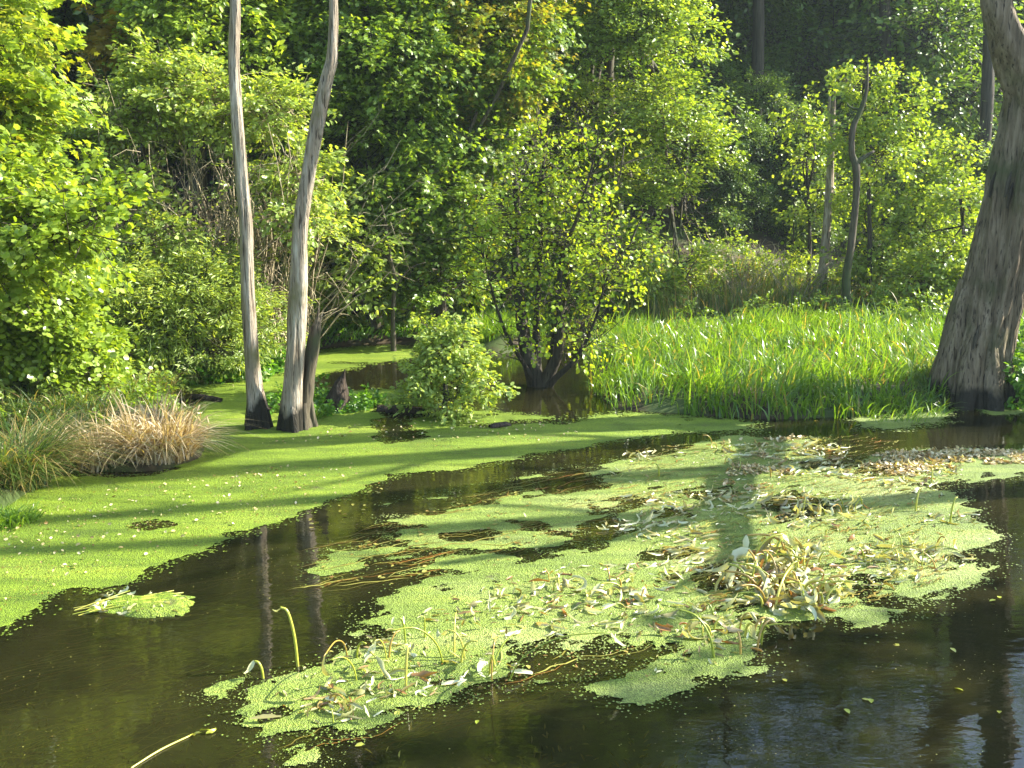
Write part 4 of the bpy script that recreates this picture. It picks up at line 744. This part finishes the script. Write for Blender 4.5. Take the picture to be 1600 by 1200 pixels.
herb('undergrowth', 'leafy herbs breaking into the back of the reed bed', [GE(1260, 520, .6, .4, .3, .35), GE(1370, 515, .7, .4, .35, .4), GE(1440, 528, .5, .4, .35, .4), GE(1080, 520, .4, .3, .25, .3), GE(1180, 515, .4, .3, .3, .35)], 260, 22, .06, 'leaf_mid', 108, L=.22, W=.12)
herb('undergrowth', 'low mixed herbs covering the bank behind the straw mound', [GE(190, 655, .5, .35, .15, .15), GE(110, 668, .5, .35, .15, .15), GE(240, 640, .4, .35, .15, .15), GE(150, 690, .35, .25, .12, .12), GE(30, 690, .5, .35, .15, .15), GE(270, 665, .3, .25, .1, .1)], 300, 20, .05, 'leaf_mid', 109, L=.18, W=.1)
herb('ivy_shoot', 'sprig of pale leaves in front of the foot of the big dead tree', [(G(1500, 600)[0], G(1516, 628)[1] - .75, .62, .16, .1, .2)], 10, 6, .07, 'leaf_pale', 107, L=.15, W=.08)

# ---------------------------------------------------------------- logs
def log(name, label, p0, p1, r, seed, m='rotten', z=.0, sag=.0):
    mb = MB(); a = G(*p0, z); c = G(*p1, z); mid = (a + c) / 2 + [0, 0, sag]
    tube(mb, [a, a * .7 + c * .3 + [0, 0, sag * .6], mid, a * .25 + c * .75, c], [r * .7, r, r * .95, r * .9, r * .6], 12, 5, rough=.22, seed=seed, jag=r * .8)
    o = mb.build(name, M[m], org=mid); tag(o, label, 'log'); return o
log('sunken_log', 'dark sunken log between the stump and the small shrub', (590, 640), (685, 645), .06, 5, z=.02)
log('floating_log', 'short dark chunk of wood floating in the duckweed below the small shrub', (765, 668), (796, 664), .045, 6, z=.01)
log('sunken_log', 'thin dark log lying in the inlet left of the dead trunks', (300, 620), (345, 626), .05, 7, z=.02)
log('sunken_log', 'dark rotten branch angled down into the inlet behind the straw mound', (238, 608), (275, 628), .05, 8, z=.04)
log('sunken_log', 'dark log half hidden right of the left dead trunk', (412, 640), (436, 632), .06, 9, z=.02)

# ---------------------------------------------------------------- floating clump and water plants
def stalk(px, py, h, lean, az, r, rng, parent=None, label=None, leafs=.12, tint=0.0, hang=True, name='stalk', cat=None):
    """one arching stalk rising from the water with a withered curled leaf at its end"""
    b = G(px, py); d = np.array([math.cos(az), math.sin(az), 0])
    pts = [b + [0, 0, -.05], b + d * lean * h * .15 + [0, 0, h * .45], b + d * lean * h * .5 + [0, 0, h * .85], b + d * lean * h * (.95) + [0, 0, h * (1.0 if not hang else .92)]]
    mb = MB(); tube(mb, pts, [r, r * .95, r * .85, r * .7], 6, 5, r=rng.random(), t=tint)
    o = mb.build(name, M['stalk'], parent, org=None if parent is not None else b)
    if leafs > 0:
        lm = MB(); tip = pts[-1]; n = rng.integers(1, 3)
        curl_leaf(lm, tip, d * .6 + np.array([rng.normal() * .4, rng.normal() * .4, -.8]), leafs * rng.uniform(.8, 1.3), rng)
        lm.build('withered_leaf', M['withered'], o, org=parent_loc(o))
    if parent is None: tag(o, label, cat)
    return o
def curl_leaf(mb, c, d, s, rng, segs=7, wd=.13, rnd=None, tint=0.0):
    """a withered strap of leaf: curls along its length, folds on its midrib, ragged width"""
    d = nrm(np.array(d, float)); a = nrm(np.cross(d, rng.normal(size=3))); n = np.cross(a, d); V = []; P = np.array(c, float)
    curl = rng.normal() * 2.2; tw = rng.normal() * 1.6; fold = rng.uniform(.3, 1.6); x0 = s / segs
    for k in range(segs + 1):
        t = k / segs; an = curl * t * t; dd = d * math.cos(an) + n * math.sin(an); nn = -d * math.sin(an) + n * math.cos(an)
        ta = tw * t; a2 = a * math.cos(ta) + nn * math.sin(ta); n2 = -a * math.sin(ta) + nn * math.cos(ta)
        w_ = s * wd * (math.sin(math.pi * (.10 + .88 * t)) ** .7) * rng.uniform(.65, 1.2) + .001
        V += [P - a2 * w_ + n2 * w_ * fold, P.copy(), P + a2 * w_ + n2 * w_ * fold * rng.uniform(.5, 1)]
        P = P + dd * x0; P[2] = max(P[2], .008 + .006 * rng.random())
    F = []
    for k in range(segs):
        q = k * 3; F += [(q, q + 1, q + 4, q + 3), (q + 1, q + 2, q + 5, q + 4)]
    mb.add(V, F, rng.random() ** .7 if rnd is None else rnd, tint)
rg = np.random.default_rng(200)
S = [(466, 1041, .36, .25, 3.0, .007, 'single upright green stalk with a dark withered tip at the front left of the raft', .05), (412, 1060, .10, .5, 2.9, .006, 'short hooked stalk with a pink withered bud left of the raft front', .08), (664, 998, .14, .1, 1.8, .004, 'thin short stalk with a tiny curled tip in mid raft', .03),
     (634, 1008, .18, -.2, .3, .005, 'bare leaning stalk left of the thin short one in mid raft', 0), (634, 1080, .25, .2, 1.2, .006, 'tall thin stalk among white leaves near the raft front edge', .05), (1118, 1030, .26, .9, 2.6, .006, 'pale arching stalk with a yellow tip on the right lobe of the raft', .08),
     (1030, 745, .12, .3, 2.5, .007, 'reddish upright stalk at the back of the raft', 0), (1484, 818, .22, .3, .5, .006, 'thin yellow stalk standing near the right rim of the raft', 0), (1455, 760, .16, .4, 1.2, .006, 'yellow stalk pair by the leaf litter at the right', 0), (1430, 800, .2, .4, .8, .006, 'leaning green stalk above the right part of the raft', .06)]
for px, py, h, ln_, az, r, lb, lf in S: stalk(px, py, h, ln_, az, r * 1.3, rg, label=lb, leafs=lf, cat='water plant', name='water_plant')
def clump(label, pts, n, h, r, leafs, nleaf, seed, spreadleaf=.3):
    nleaf = int(nleaf * .6); leafs = leafs * .8; r = r * .75
    rng = np.random.default_rng(seed); c = G(*pts[0]); root = thing('water_plant', c, label, 'water plant')
    for k in range(n):
        p = pts[rng.integers(len(pts))]; stalk(p[0] + rng.normal() * 16, p[1] + rng.normal() * 5, h * rng.uniform(.5, 1.2), rng.uniform(.4, 2.2), rng.random() * 6.28, r * rng.uniform(.7, 1.2), rng, parent=root, leafs=leafs * (rng.random() < .6), tint=float(rng.random() < .3) * .8)
    lm = MB()
    for k in range(nleaf):
        p = pts[rng.integers(len(pts))]; q = G(p[0] + rng.normal() * 26, p[1] + rng.normal() * 7) + [0, 0, rng.uniform(.01, .06)]
        curl_leaf(lm, q, np.array([rng.normal(), rng.normal(), rng.normal() * .25]), leafs * rng.uniform(.6, 1.3), rng, wd=rng.uniform(.07, .18), tint=float(rng.random() < .15))
    lm.build('withered_leaves', M['withered'], root)
clump('stalks with bright white withered leaves at the left front of the raft', [(570, 1035), (600, 1030), (560, 1070), (630, 1025)], 6, .2, .008, .14, 14, 301)
clump('fan of green stalks with white leaves at the right front tip of the raft', [(740, 1050), (770, 1055), (790, 1060), (720, 1040)], 8, .24, .008, .15, 10, 302)
clump('crumpled brown leaves and stalks on the bottom left corner of the raft', [(540, 1095), (550, 1115), (530, 1130)], 4, .08, .007, .11, 18, 303)
clump('brown and white curled leaf heap in the left middle of the raft', [(840, 920), (860, 910), (870, 925)], 6, .1, .007, .14, 22, 304)
clump('orange stemmed leaf heap in the centre of the raft', [(960, 925), (985, 915), (950, 940), (1000, 945)], 8, .1, .008, .13, 30, 305)
clump('large heap of yellow stalks and pale leaves on the right side of the raft', [(1200, 880), (1230, 870), (1220, 910), (1250, 935), (1200, 950), (1280, 950), (1190, 920), (1240, 895)], 56, .15, .011, .20, 190, 306)
clump('bent green stalks fallen towards the water at the raft right lobe', [(1165, 985), (1185, 1000), (1170, 1015)], 8, .14, .009, .12, 12, 307)
clump('pale leaf heap on the right lobe of the raft', [(1080, 990), (1060, 985), (1110, 995), (1100, 970)], 5, .1, .007, .14, 26, 308)
clump('yellowish stalks near the dark gap at the back right of the raft', [(1270, 800), (1300, 805), (1330, 800), (1290, 830)], 10, .16, .007, .12, 30, 309)
clump('scattered stalks above the leaf litter at the back of the raft', [(1160, 730), (1120, 700), (1200, 745)], 6, .14, .007, .1, 16, 310)
clump('stalks and curled leaves along the right rim of the raft', [(1400, 850), (1450, 860), (1370, 880), (1440, 890)], 10, .14, .007, .13, 40, 311)
def weedclump():
    rng = np.random.default_rng(401); c = G(225, 948); root = thing('weed_clump', c, 'low mound of floating weed alone on the open water at left', 'weed clump')
    Pn = GP([(135, 955), (190, 932), (262, 928), (300, 938), (298, 958), (240, 968), (190, 960)])
    xs = np.arange(Pn[:, 0].min() - .05, Pn[:, 0].max() + .05, .012); ys = np.arange(Pn[:, 1].min() - .05, Pn[:, 1].max() + .05, .014); X, Y = np.meshgrid(xs, ys); P = np.stack([X.ravel(), Y.ravel()], 1)
    f = sdf(P, Pn) + .07 * (fbm(P[:, 0], P[:, 1] * 2, 9) - .47) * 2; z = np.clip(f * .5, -.02, .035) + .015 * (fbm(P[:, 0], P[:, 1], 20) - .5) * (f > 0); n1 = len(xs); i = np.arange(len(ys) - 1)[:, None] * n1 + np.arange(n1 - 1)[None]
    Fq = np.stack([i, i + 1, i + 1 + n1, i + n1], -1).reshape(-1, 4); Fq = Fq[(f[Fq] > -.02).all(1)]; used = np.unique(Fq); rm = np.zeros(len(P), int); rm[used] = np.arange(len(used))
    mb = MB(); mb.add(np.column_stack([P, z])[used], rm[Fq]); mb.build('duckweed_mound', M['duck_left'], root)
    lm = MB()
    for k in range(60):
        q = G(rng.uniform(150, 295), rng.uniform(932, 962)) + [0, 0, .02]; curl_leaf(lm, q, [rng.normal(), rng.normal() * .5, .1 * rng.normal()], rng.uniform(.03, .09), rng, wd=.15)
    lm.build('withered_leaves', M['withered'], root)
    sm = MB()
    for k in range(12):
        a = G(rng.uniform(110, 150), rng.uniform(948, 962)); e = G(rng.uniform(200, 290), rng.uniform(928, 950)) + [0, 0, .03]; tube(sm, [a, (a + e) / 2 + [0, 0, .015], e], [.003, .005, .003], 5, 3, r=rng.random())
    sm.build('floating_stems', M['stalk'], root)
weedclump()
# long single stem drifting at the bottom left
mb = MB(); tube(mb, [G(205, 1200, .004), G(250, 1172, .006), G(300, 1148, .004)], [.004, .005, .004], 6, 5, r=.9)
for k, (px, py) in enumerate([(300, 1146), (312, 1142), (322, 1146)]): curl_leaf(mb, G(px, py, .01), [1, .5 * k - .5, .1], .06, rg)
tag(mb.build('drifting_straw', M['stalk'], org=G(250, 1172)), 'long pale straight stem floating at the bottom left', 'water plant')

# loose litter (stuff)
def litter(name, label, polys, n, smin, smax, m, seed, z=.012, flat=.25, kind='oval', cat='leaf litter', tint=0.0, rpow=1.0, widen=1.0, azm=None, clus=None):
    rng = np.random.default_rng(seed); mb = MB(); ar = np.array([np.ptp(p[:, 0]) * np.ptp(p[:, 1]) for p in polys]); ar = ar / ar.sum(); allc = []
    for p, a in zip(polys, ar):
        k = max(3, int(n * a)); q = scatter(p, k, rng)
        if clus: q = q[fbm(q[:, 0], q[:, 1] * 1.5, clus[0], 4, seed) > clus[1]]; k = len(q)
        C = np.column_stack([q, z + rng.random(k) * .012]); allc.append(C)
        D = rng.normal(size=(k, 3)) * [1, 1, flat]
        if azm is not None: aa = azm + rng.normal(size=k) * .25; D = np.stack([np.cos(aa), np.sin(aa), rng.normal(size=k) * flat * .3], 1)
        N = rng.normal(size=(k, 3)) * flat + [0, 0, 1]
        leaves(mb, C, D, N, rng.uniform(smin, smax, k), kind, rng.random(k) ** rpow, (rng.random(k) < tint) * rng.random(k), widen=widen)
    c = np.vstack(allc).mean(0); o = mb.build(name, M[m], org=c); tag(o, label, cat, kind='stuff'); return o
litter('fallen_leaves', 'small dry leaves scattered over the left duckweed sheet', [GP([(0, 800), (300, 740), (560, 720), (560, 760), (300, 850), (60, 930), (-60, 960)]), GP([(320, 700), (620, 690), (900, 690), (900, 665), (600, 655), (440, 690)])], 560, .012, .038, 'litter', 501, rpow=.6, flat=.5)
litter('fallen_leaves', 'drift of tan and brown leaves at the back of the raft', [GP([(1130, 760), (1150, 720), (1190, 705), (1230, 725), (1245, 750), (1190, 770)]), GP([(1150, 690), (1280, 682), (1290, 694), (1180, 700)])], 1900, .02, .055, 'litter', 502, clus=(3, .46), rpow=.6, flat=.5)
litter('fallen_leaves', 'long drift of tan leaves near the foot of the big dead tree', [GP([(1340, 740), (1360, 715), (1400, 706), (1560, 704), (1640, 708), (1650, 725), (1500, 728), (1420, 748)])], 3000, .02, .055, 'litter', 503, clus=(3, .45), rpow=.6, flat=.5)
litter('withered_leaves', 'pale withered water plant leaves strewn over the right part of the raft', [GP([(1000, 700), (1300, 690), (1340, 730), (1520, 720), (1480, 770), (1550, 840), (1540, 870), (1430, 920), (1320, 920), (1300, 960), (1180, 950), (1060, 880), (900, 840), (1010, 800), (950, 740)])], 1000, .02, .07, 'withered', 504, flat=.3, kind='narrow', widen=.9, tint=.2)
litter('withered_leaves', 'few withered leaves strewn over the front left part of the raft', [GP([(560, 990), (800, 900), (1000, 870), (1080, 900), (1150, 960), (1180, 1020), (1000, 1070), (1040, 1000), (800, 990), (780, 1060), (560, 1130), (420, 1130), (430, 1080)])], 420, .02, .08, 'withered', 505, flat=.4, kind='narrow', widen=1.0, tint=.3)
litter('fallen_leaves', 'orange and brown leaves drifting on the open water around the raft', [GP([(640, 800), (950, 740), (900, 860), (600, 920), (480, 900)]), GP([(810, 1010), (1000, 1010), (900, 1070), (800, 1060)]), GP([(480, 780), (600, 760), (560, 830), (470, 850)])], 170, .02, .05, 'weed', 506, z=.003, rpow=1.6, flat=.1)
litter('fallen_leaves', 'few lone yellow leaves floating on the dark water at lower right', [GP([(1210, 1060), (1560, 900), (1580, 1160), (1240, 1180)]), GP([(560, 1110), (740, 1095), (760, 1160), (560, 1180)])], 12, .035, .05, 'stalk', 507, z=.003, flat=.1)
litter('plant_debris', 'fine brown specks and bits strewn over the duckweed sheets', [GP([(0, 815), (300, 745), (600, 700), (1000, 670), (900, 700), (560, 765), (300, 858), (60, 935), (-80, 990)]), GP([(560, 1040), (900, 860), (1100, 700), (1500, 720), (1540, 870), (1300, 950), (1100, 1060), (600, 1120)])], 5200, .008, .024, 'weed', 508, z=.008, kind='narrow', widen=1.5, rpow=1.8, tint=.3, clus=(2.4, .44))
litter('plant_debris', 'fine pollen and crumbs drifting on the open water', [GP([(100, 1000), (480, 830), (600, 780), (480, 960), (380, 1080), (200, 1180), (0, 1190), (0, 1060)]), GP([(700, 1130), (1200, 1080), (1340, 970), (1590, 930), (1590, 1190), (700, 1190)])], 700, .004, .009, 'weed', 509, z=.002, flat=.05, kind='round', clus=(1.5, .5))
# torn curled straps lying on the raft
def straps(label, polys, n, smin, smax, seed, dens=None):
    rng = np.random.default_rng(seed); mb = MB()
    for p in polys:
        q = scatter(p, n, rng)
        if dens: q = q[vnoise(q[:, 0], q[:, 1], dens[0], seed) > dens[1]]
        for x_, y_ in q:
            a = math.atan2(-.9, -1.6) + rng.normal() * .7 + (math.pi if rng.random() < .5 else 0)
            curl_leaf(mb, (x_, y_, rng.uniform(.008, .03)), (math.cos(a), math.sin(a), rng.normal() * .15), rng.uniform(smin, smax), rng, wd=rng.uniform(.05, .12), tint=float(rng.random() < .2) * rng.random())
    o = mb.build('withered_straps', M['withered'], org=np.append(polys[0].mean(0), 0)); tag(o, label, 'leaf litter', kind='stuff')
straps('pale torn straps of water plant leaf lying over the right half of the raft', [GP([(1000, 700), (1300, 690), (1340, 730), (1520, 720), (1480, 770), (1550, 840), (1540, 870), (1430, 920), (1320, 920), (1300, 960), (1180, 950), (1060, 880), (900, 840), (1010, 800), (950, 740)])], 1500, .05, .17, 701, (2.2, .47))
straps('pale torn straps of water plant leaf lying over the front half of the raft', [GP([(560, 1040), (830, 890), (1060, 880), (1150, 960), (1180, 1020), (1000, 1070), (1040, 1000), (800, 990), (780, 1060), (560, 1130), (420, 1130)])], 330, .05, .15, 702, (2.5, .48))
herb('submerged_weed', 'olive water weed drowned in the murky water at the lower left', [GE(120, 1100, .5, .3, .05, -.36), GE(330, 1010, .4, .3, .05, -.36), GE(260, 1150, .4, .25, .05, -.36), GE(60, 1020, .4, .3, .05, -.36), GE(640, 1160, .4, .15, .05, -.36), GE(900, 1120, .5, .2, .05, -.36)], 150, 16, .045, 'weed', 110, kind='narrow', L=.3, W=.12)
# ribbon weed trailing under and at the surface
def ribbons(label, polys, n, Lmin, Lmax, seed, az, z0=-.05, z1=.004, tint=.3):
    rng = np.random.default_rng(seed); mb = MB(); kk = 9
    for p in polys:
        q = scatter(p, n, rng); a = az + rng.normal(size=n) * .16; L = rng.uniform(Lmin, Lmax, n); t = np.linspace(-.5, .5, kk)[None]
        curve = rng.normal(size=n) * .12
        d = np.stack([np.cos(a), np.sin(a)], 1); nn = np.stack([-d[:, 1], d[:, 0]], 1)
        XY = q[:, None] + d[:, None] * (L[:, None] * t)[..., None] + nn[:, None] * ((curve * L)[:, None] * (4 * t * t) + .01 * np.sin(t * 14 + rng.random(n)[:, None] * 6))[..., None]
        Z = rng.uniform(z0, z1, n)[:, None] + 0 * t; wv = .0045 * rng.uniform(.6, 1.5, n)[:, None] * (1 - (2 * t) ** 4 * .9)
        V = np.stack([np.concatenate([XY - nn[:, None] * wv[..., None], Z[..., None]], -1), np.concatenate([XY + nn[:, None] * wv[..., None], Z[..., None] + .001], -1)], 2)
        o = np.arange(n)[:, None] * kk * 2; i = np.arange(kk - 1)[None] * 2; F = np.stack([o + i, o + i + 1, o + i + 3, o + i + 2], -1).reshape(-1, 4)
        mb.add(V.reshape(-1, 3), F, np.repeat(rng.random(n), 2 * kk), np.repeat((rng.random(n) < tint) * rng.random(n), 2 * kk))
    o = mb.build('ribbon_weed', M['weed'], org=np.append(polys[0].mean(0), 0)); tag(o, label, 'water weed', kind='stuff')
AZ = math.atan2(-.9, -1.6)
ribbons('brown and olive ribbon weed trailing at the surface behind the raft', [GP([(500, 860), (640, 800), (900, 730), (1000, 760), (900, 850), (640, 910), (480, 930)])], 1100, .12, .6, 601, AZ, z0=-.03, z1=.008)
ribbons('orange ribbon weed under the front edge of the raft', [GP([(400, 1150), (640, 1120), (760, 1080), (780, 1090), (620, 1150), (440, 1180)]), GP([(800, 1010), (960, 1010), (1040, 1030), (900, 1075), (810, 1070)])], 75, .15, .55, 602, AZ, tint=.4, z0=-.08, z1=.006)
ribbons('sunken ribbon weed on the open water at the lower left', [GP([(0, 1000), (400, 860), (480, 900), (420, 1040), (150, 1190), (0, 1190)])], 260, .2, .7, 603, AZ, z0=-.18, z1=-.03)
ribbons('floating straw and weed around the back right of the raft', [GP([(950, 760), (1000, 700), (1300, 680), (1400, 690), (1500, 900), (1320, 960), (1100, 950)])], 800, .08, .3, 604, AZ, z0=.012, z1=.03)

# ---------------------------------------------------------------- haze
mb = MB(); x0, x1, y0, y1, z0, z1 = -165, 165, -85, 205, -2.0, 70
v = [(x0, y0, z0), (x1, y0, z0), (x1, y1, z0), (x0, y1, z0), (x0, y0, z1), (x1, y0, z1), (x1, y1, z1), (x0, y1, z1)]
mb.add(v, [(0, 3, 2, 1), (4, 5, 6, 7), (0, 1, 5, 4), (1, 2, 6, 5), (2, 3, 7, 6), (3, 0, 4, 7)])
hm, nt, nd, ln = mat('haze_air'); pv = nd.new('ShaderNodeVolumePrincipled'); pv.inputs['Color'].default_value = (.78, .95, .95, 1); pv.inputs['Density'].default_value = .0007; pv.inputs['Anisotropy'].default_value = .3
ho = nd.new('ShaderNodeOutputMaterial'); ln.new(pv.outputs[0], ho.inputs['Volume'])
tag(mb.build('haze', hm, org=np.zeros(3), smooth=False), 'thin sunlit haze filling the air over the pond', 'haze', kind='stuff')
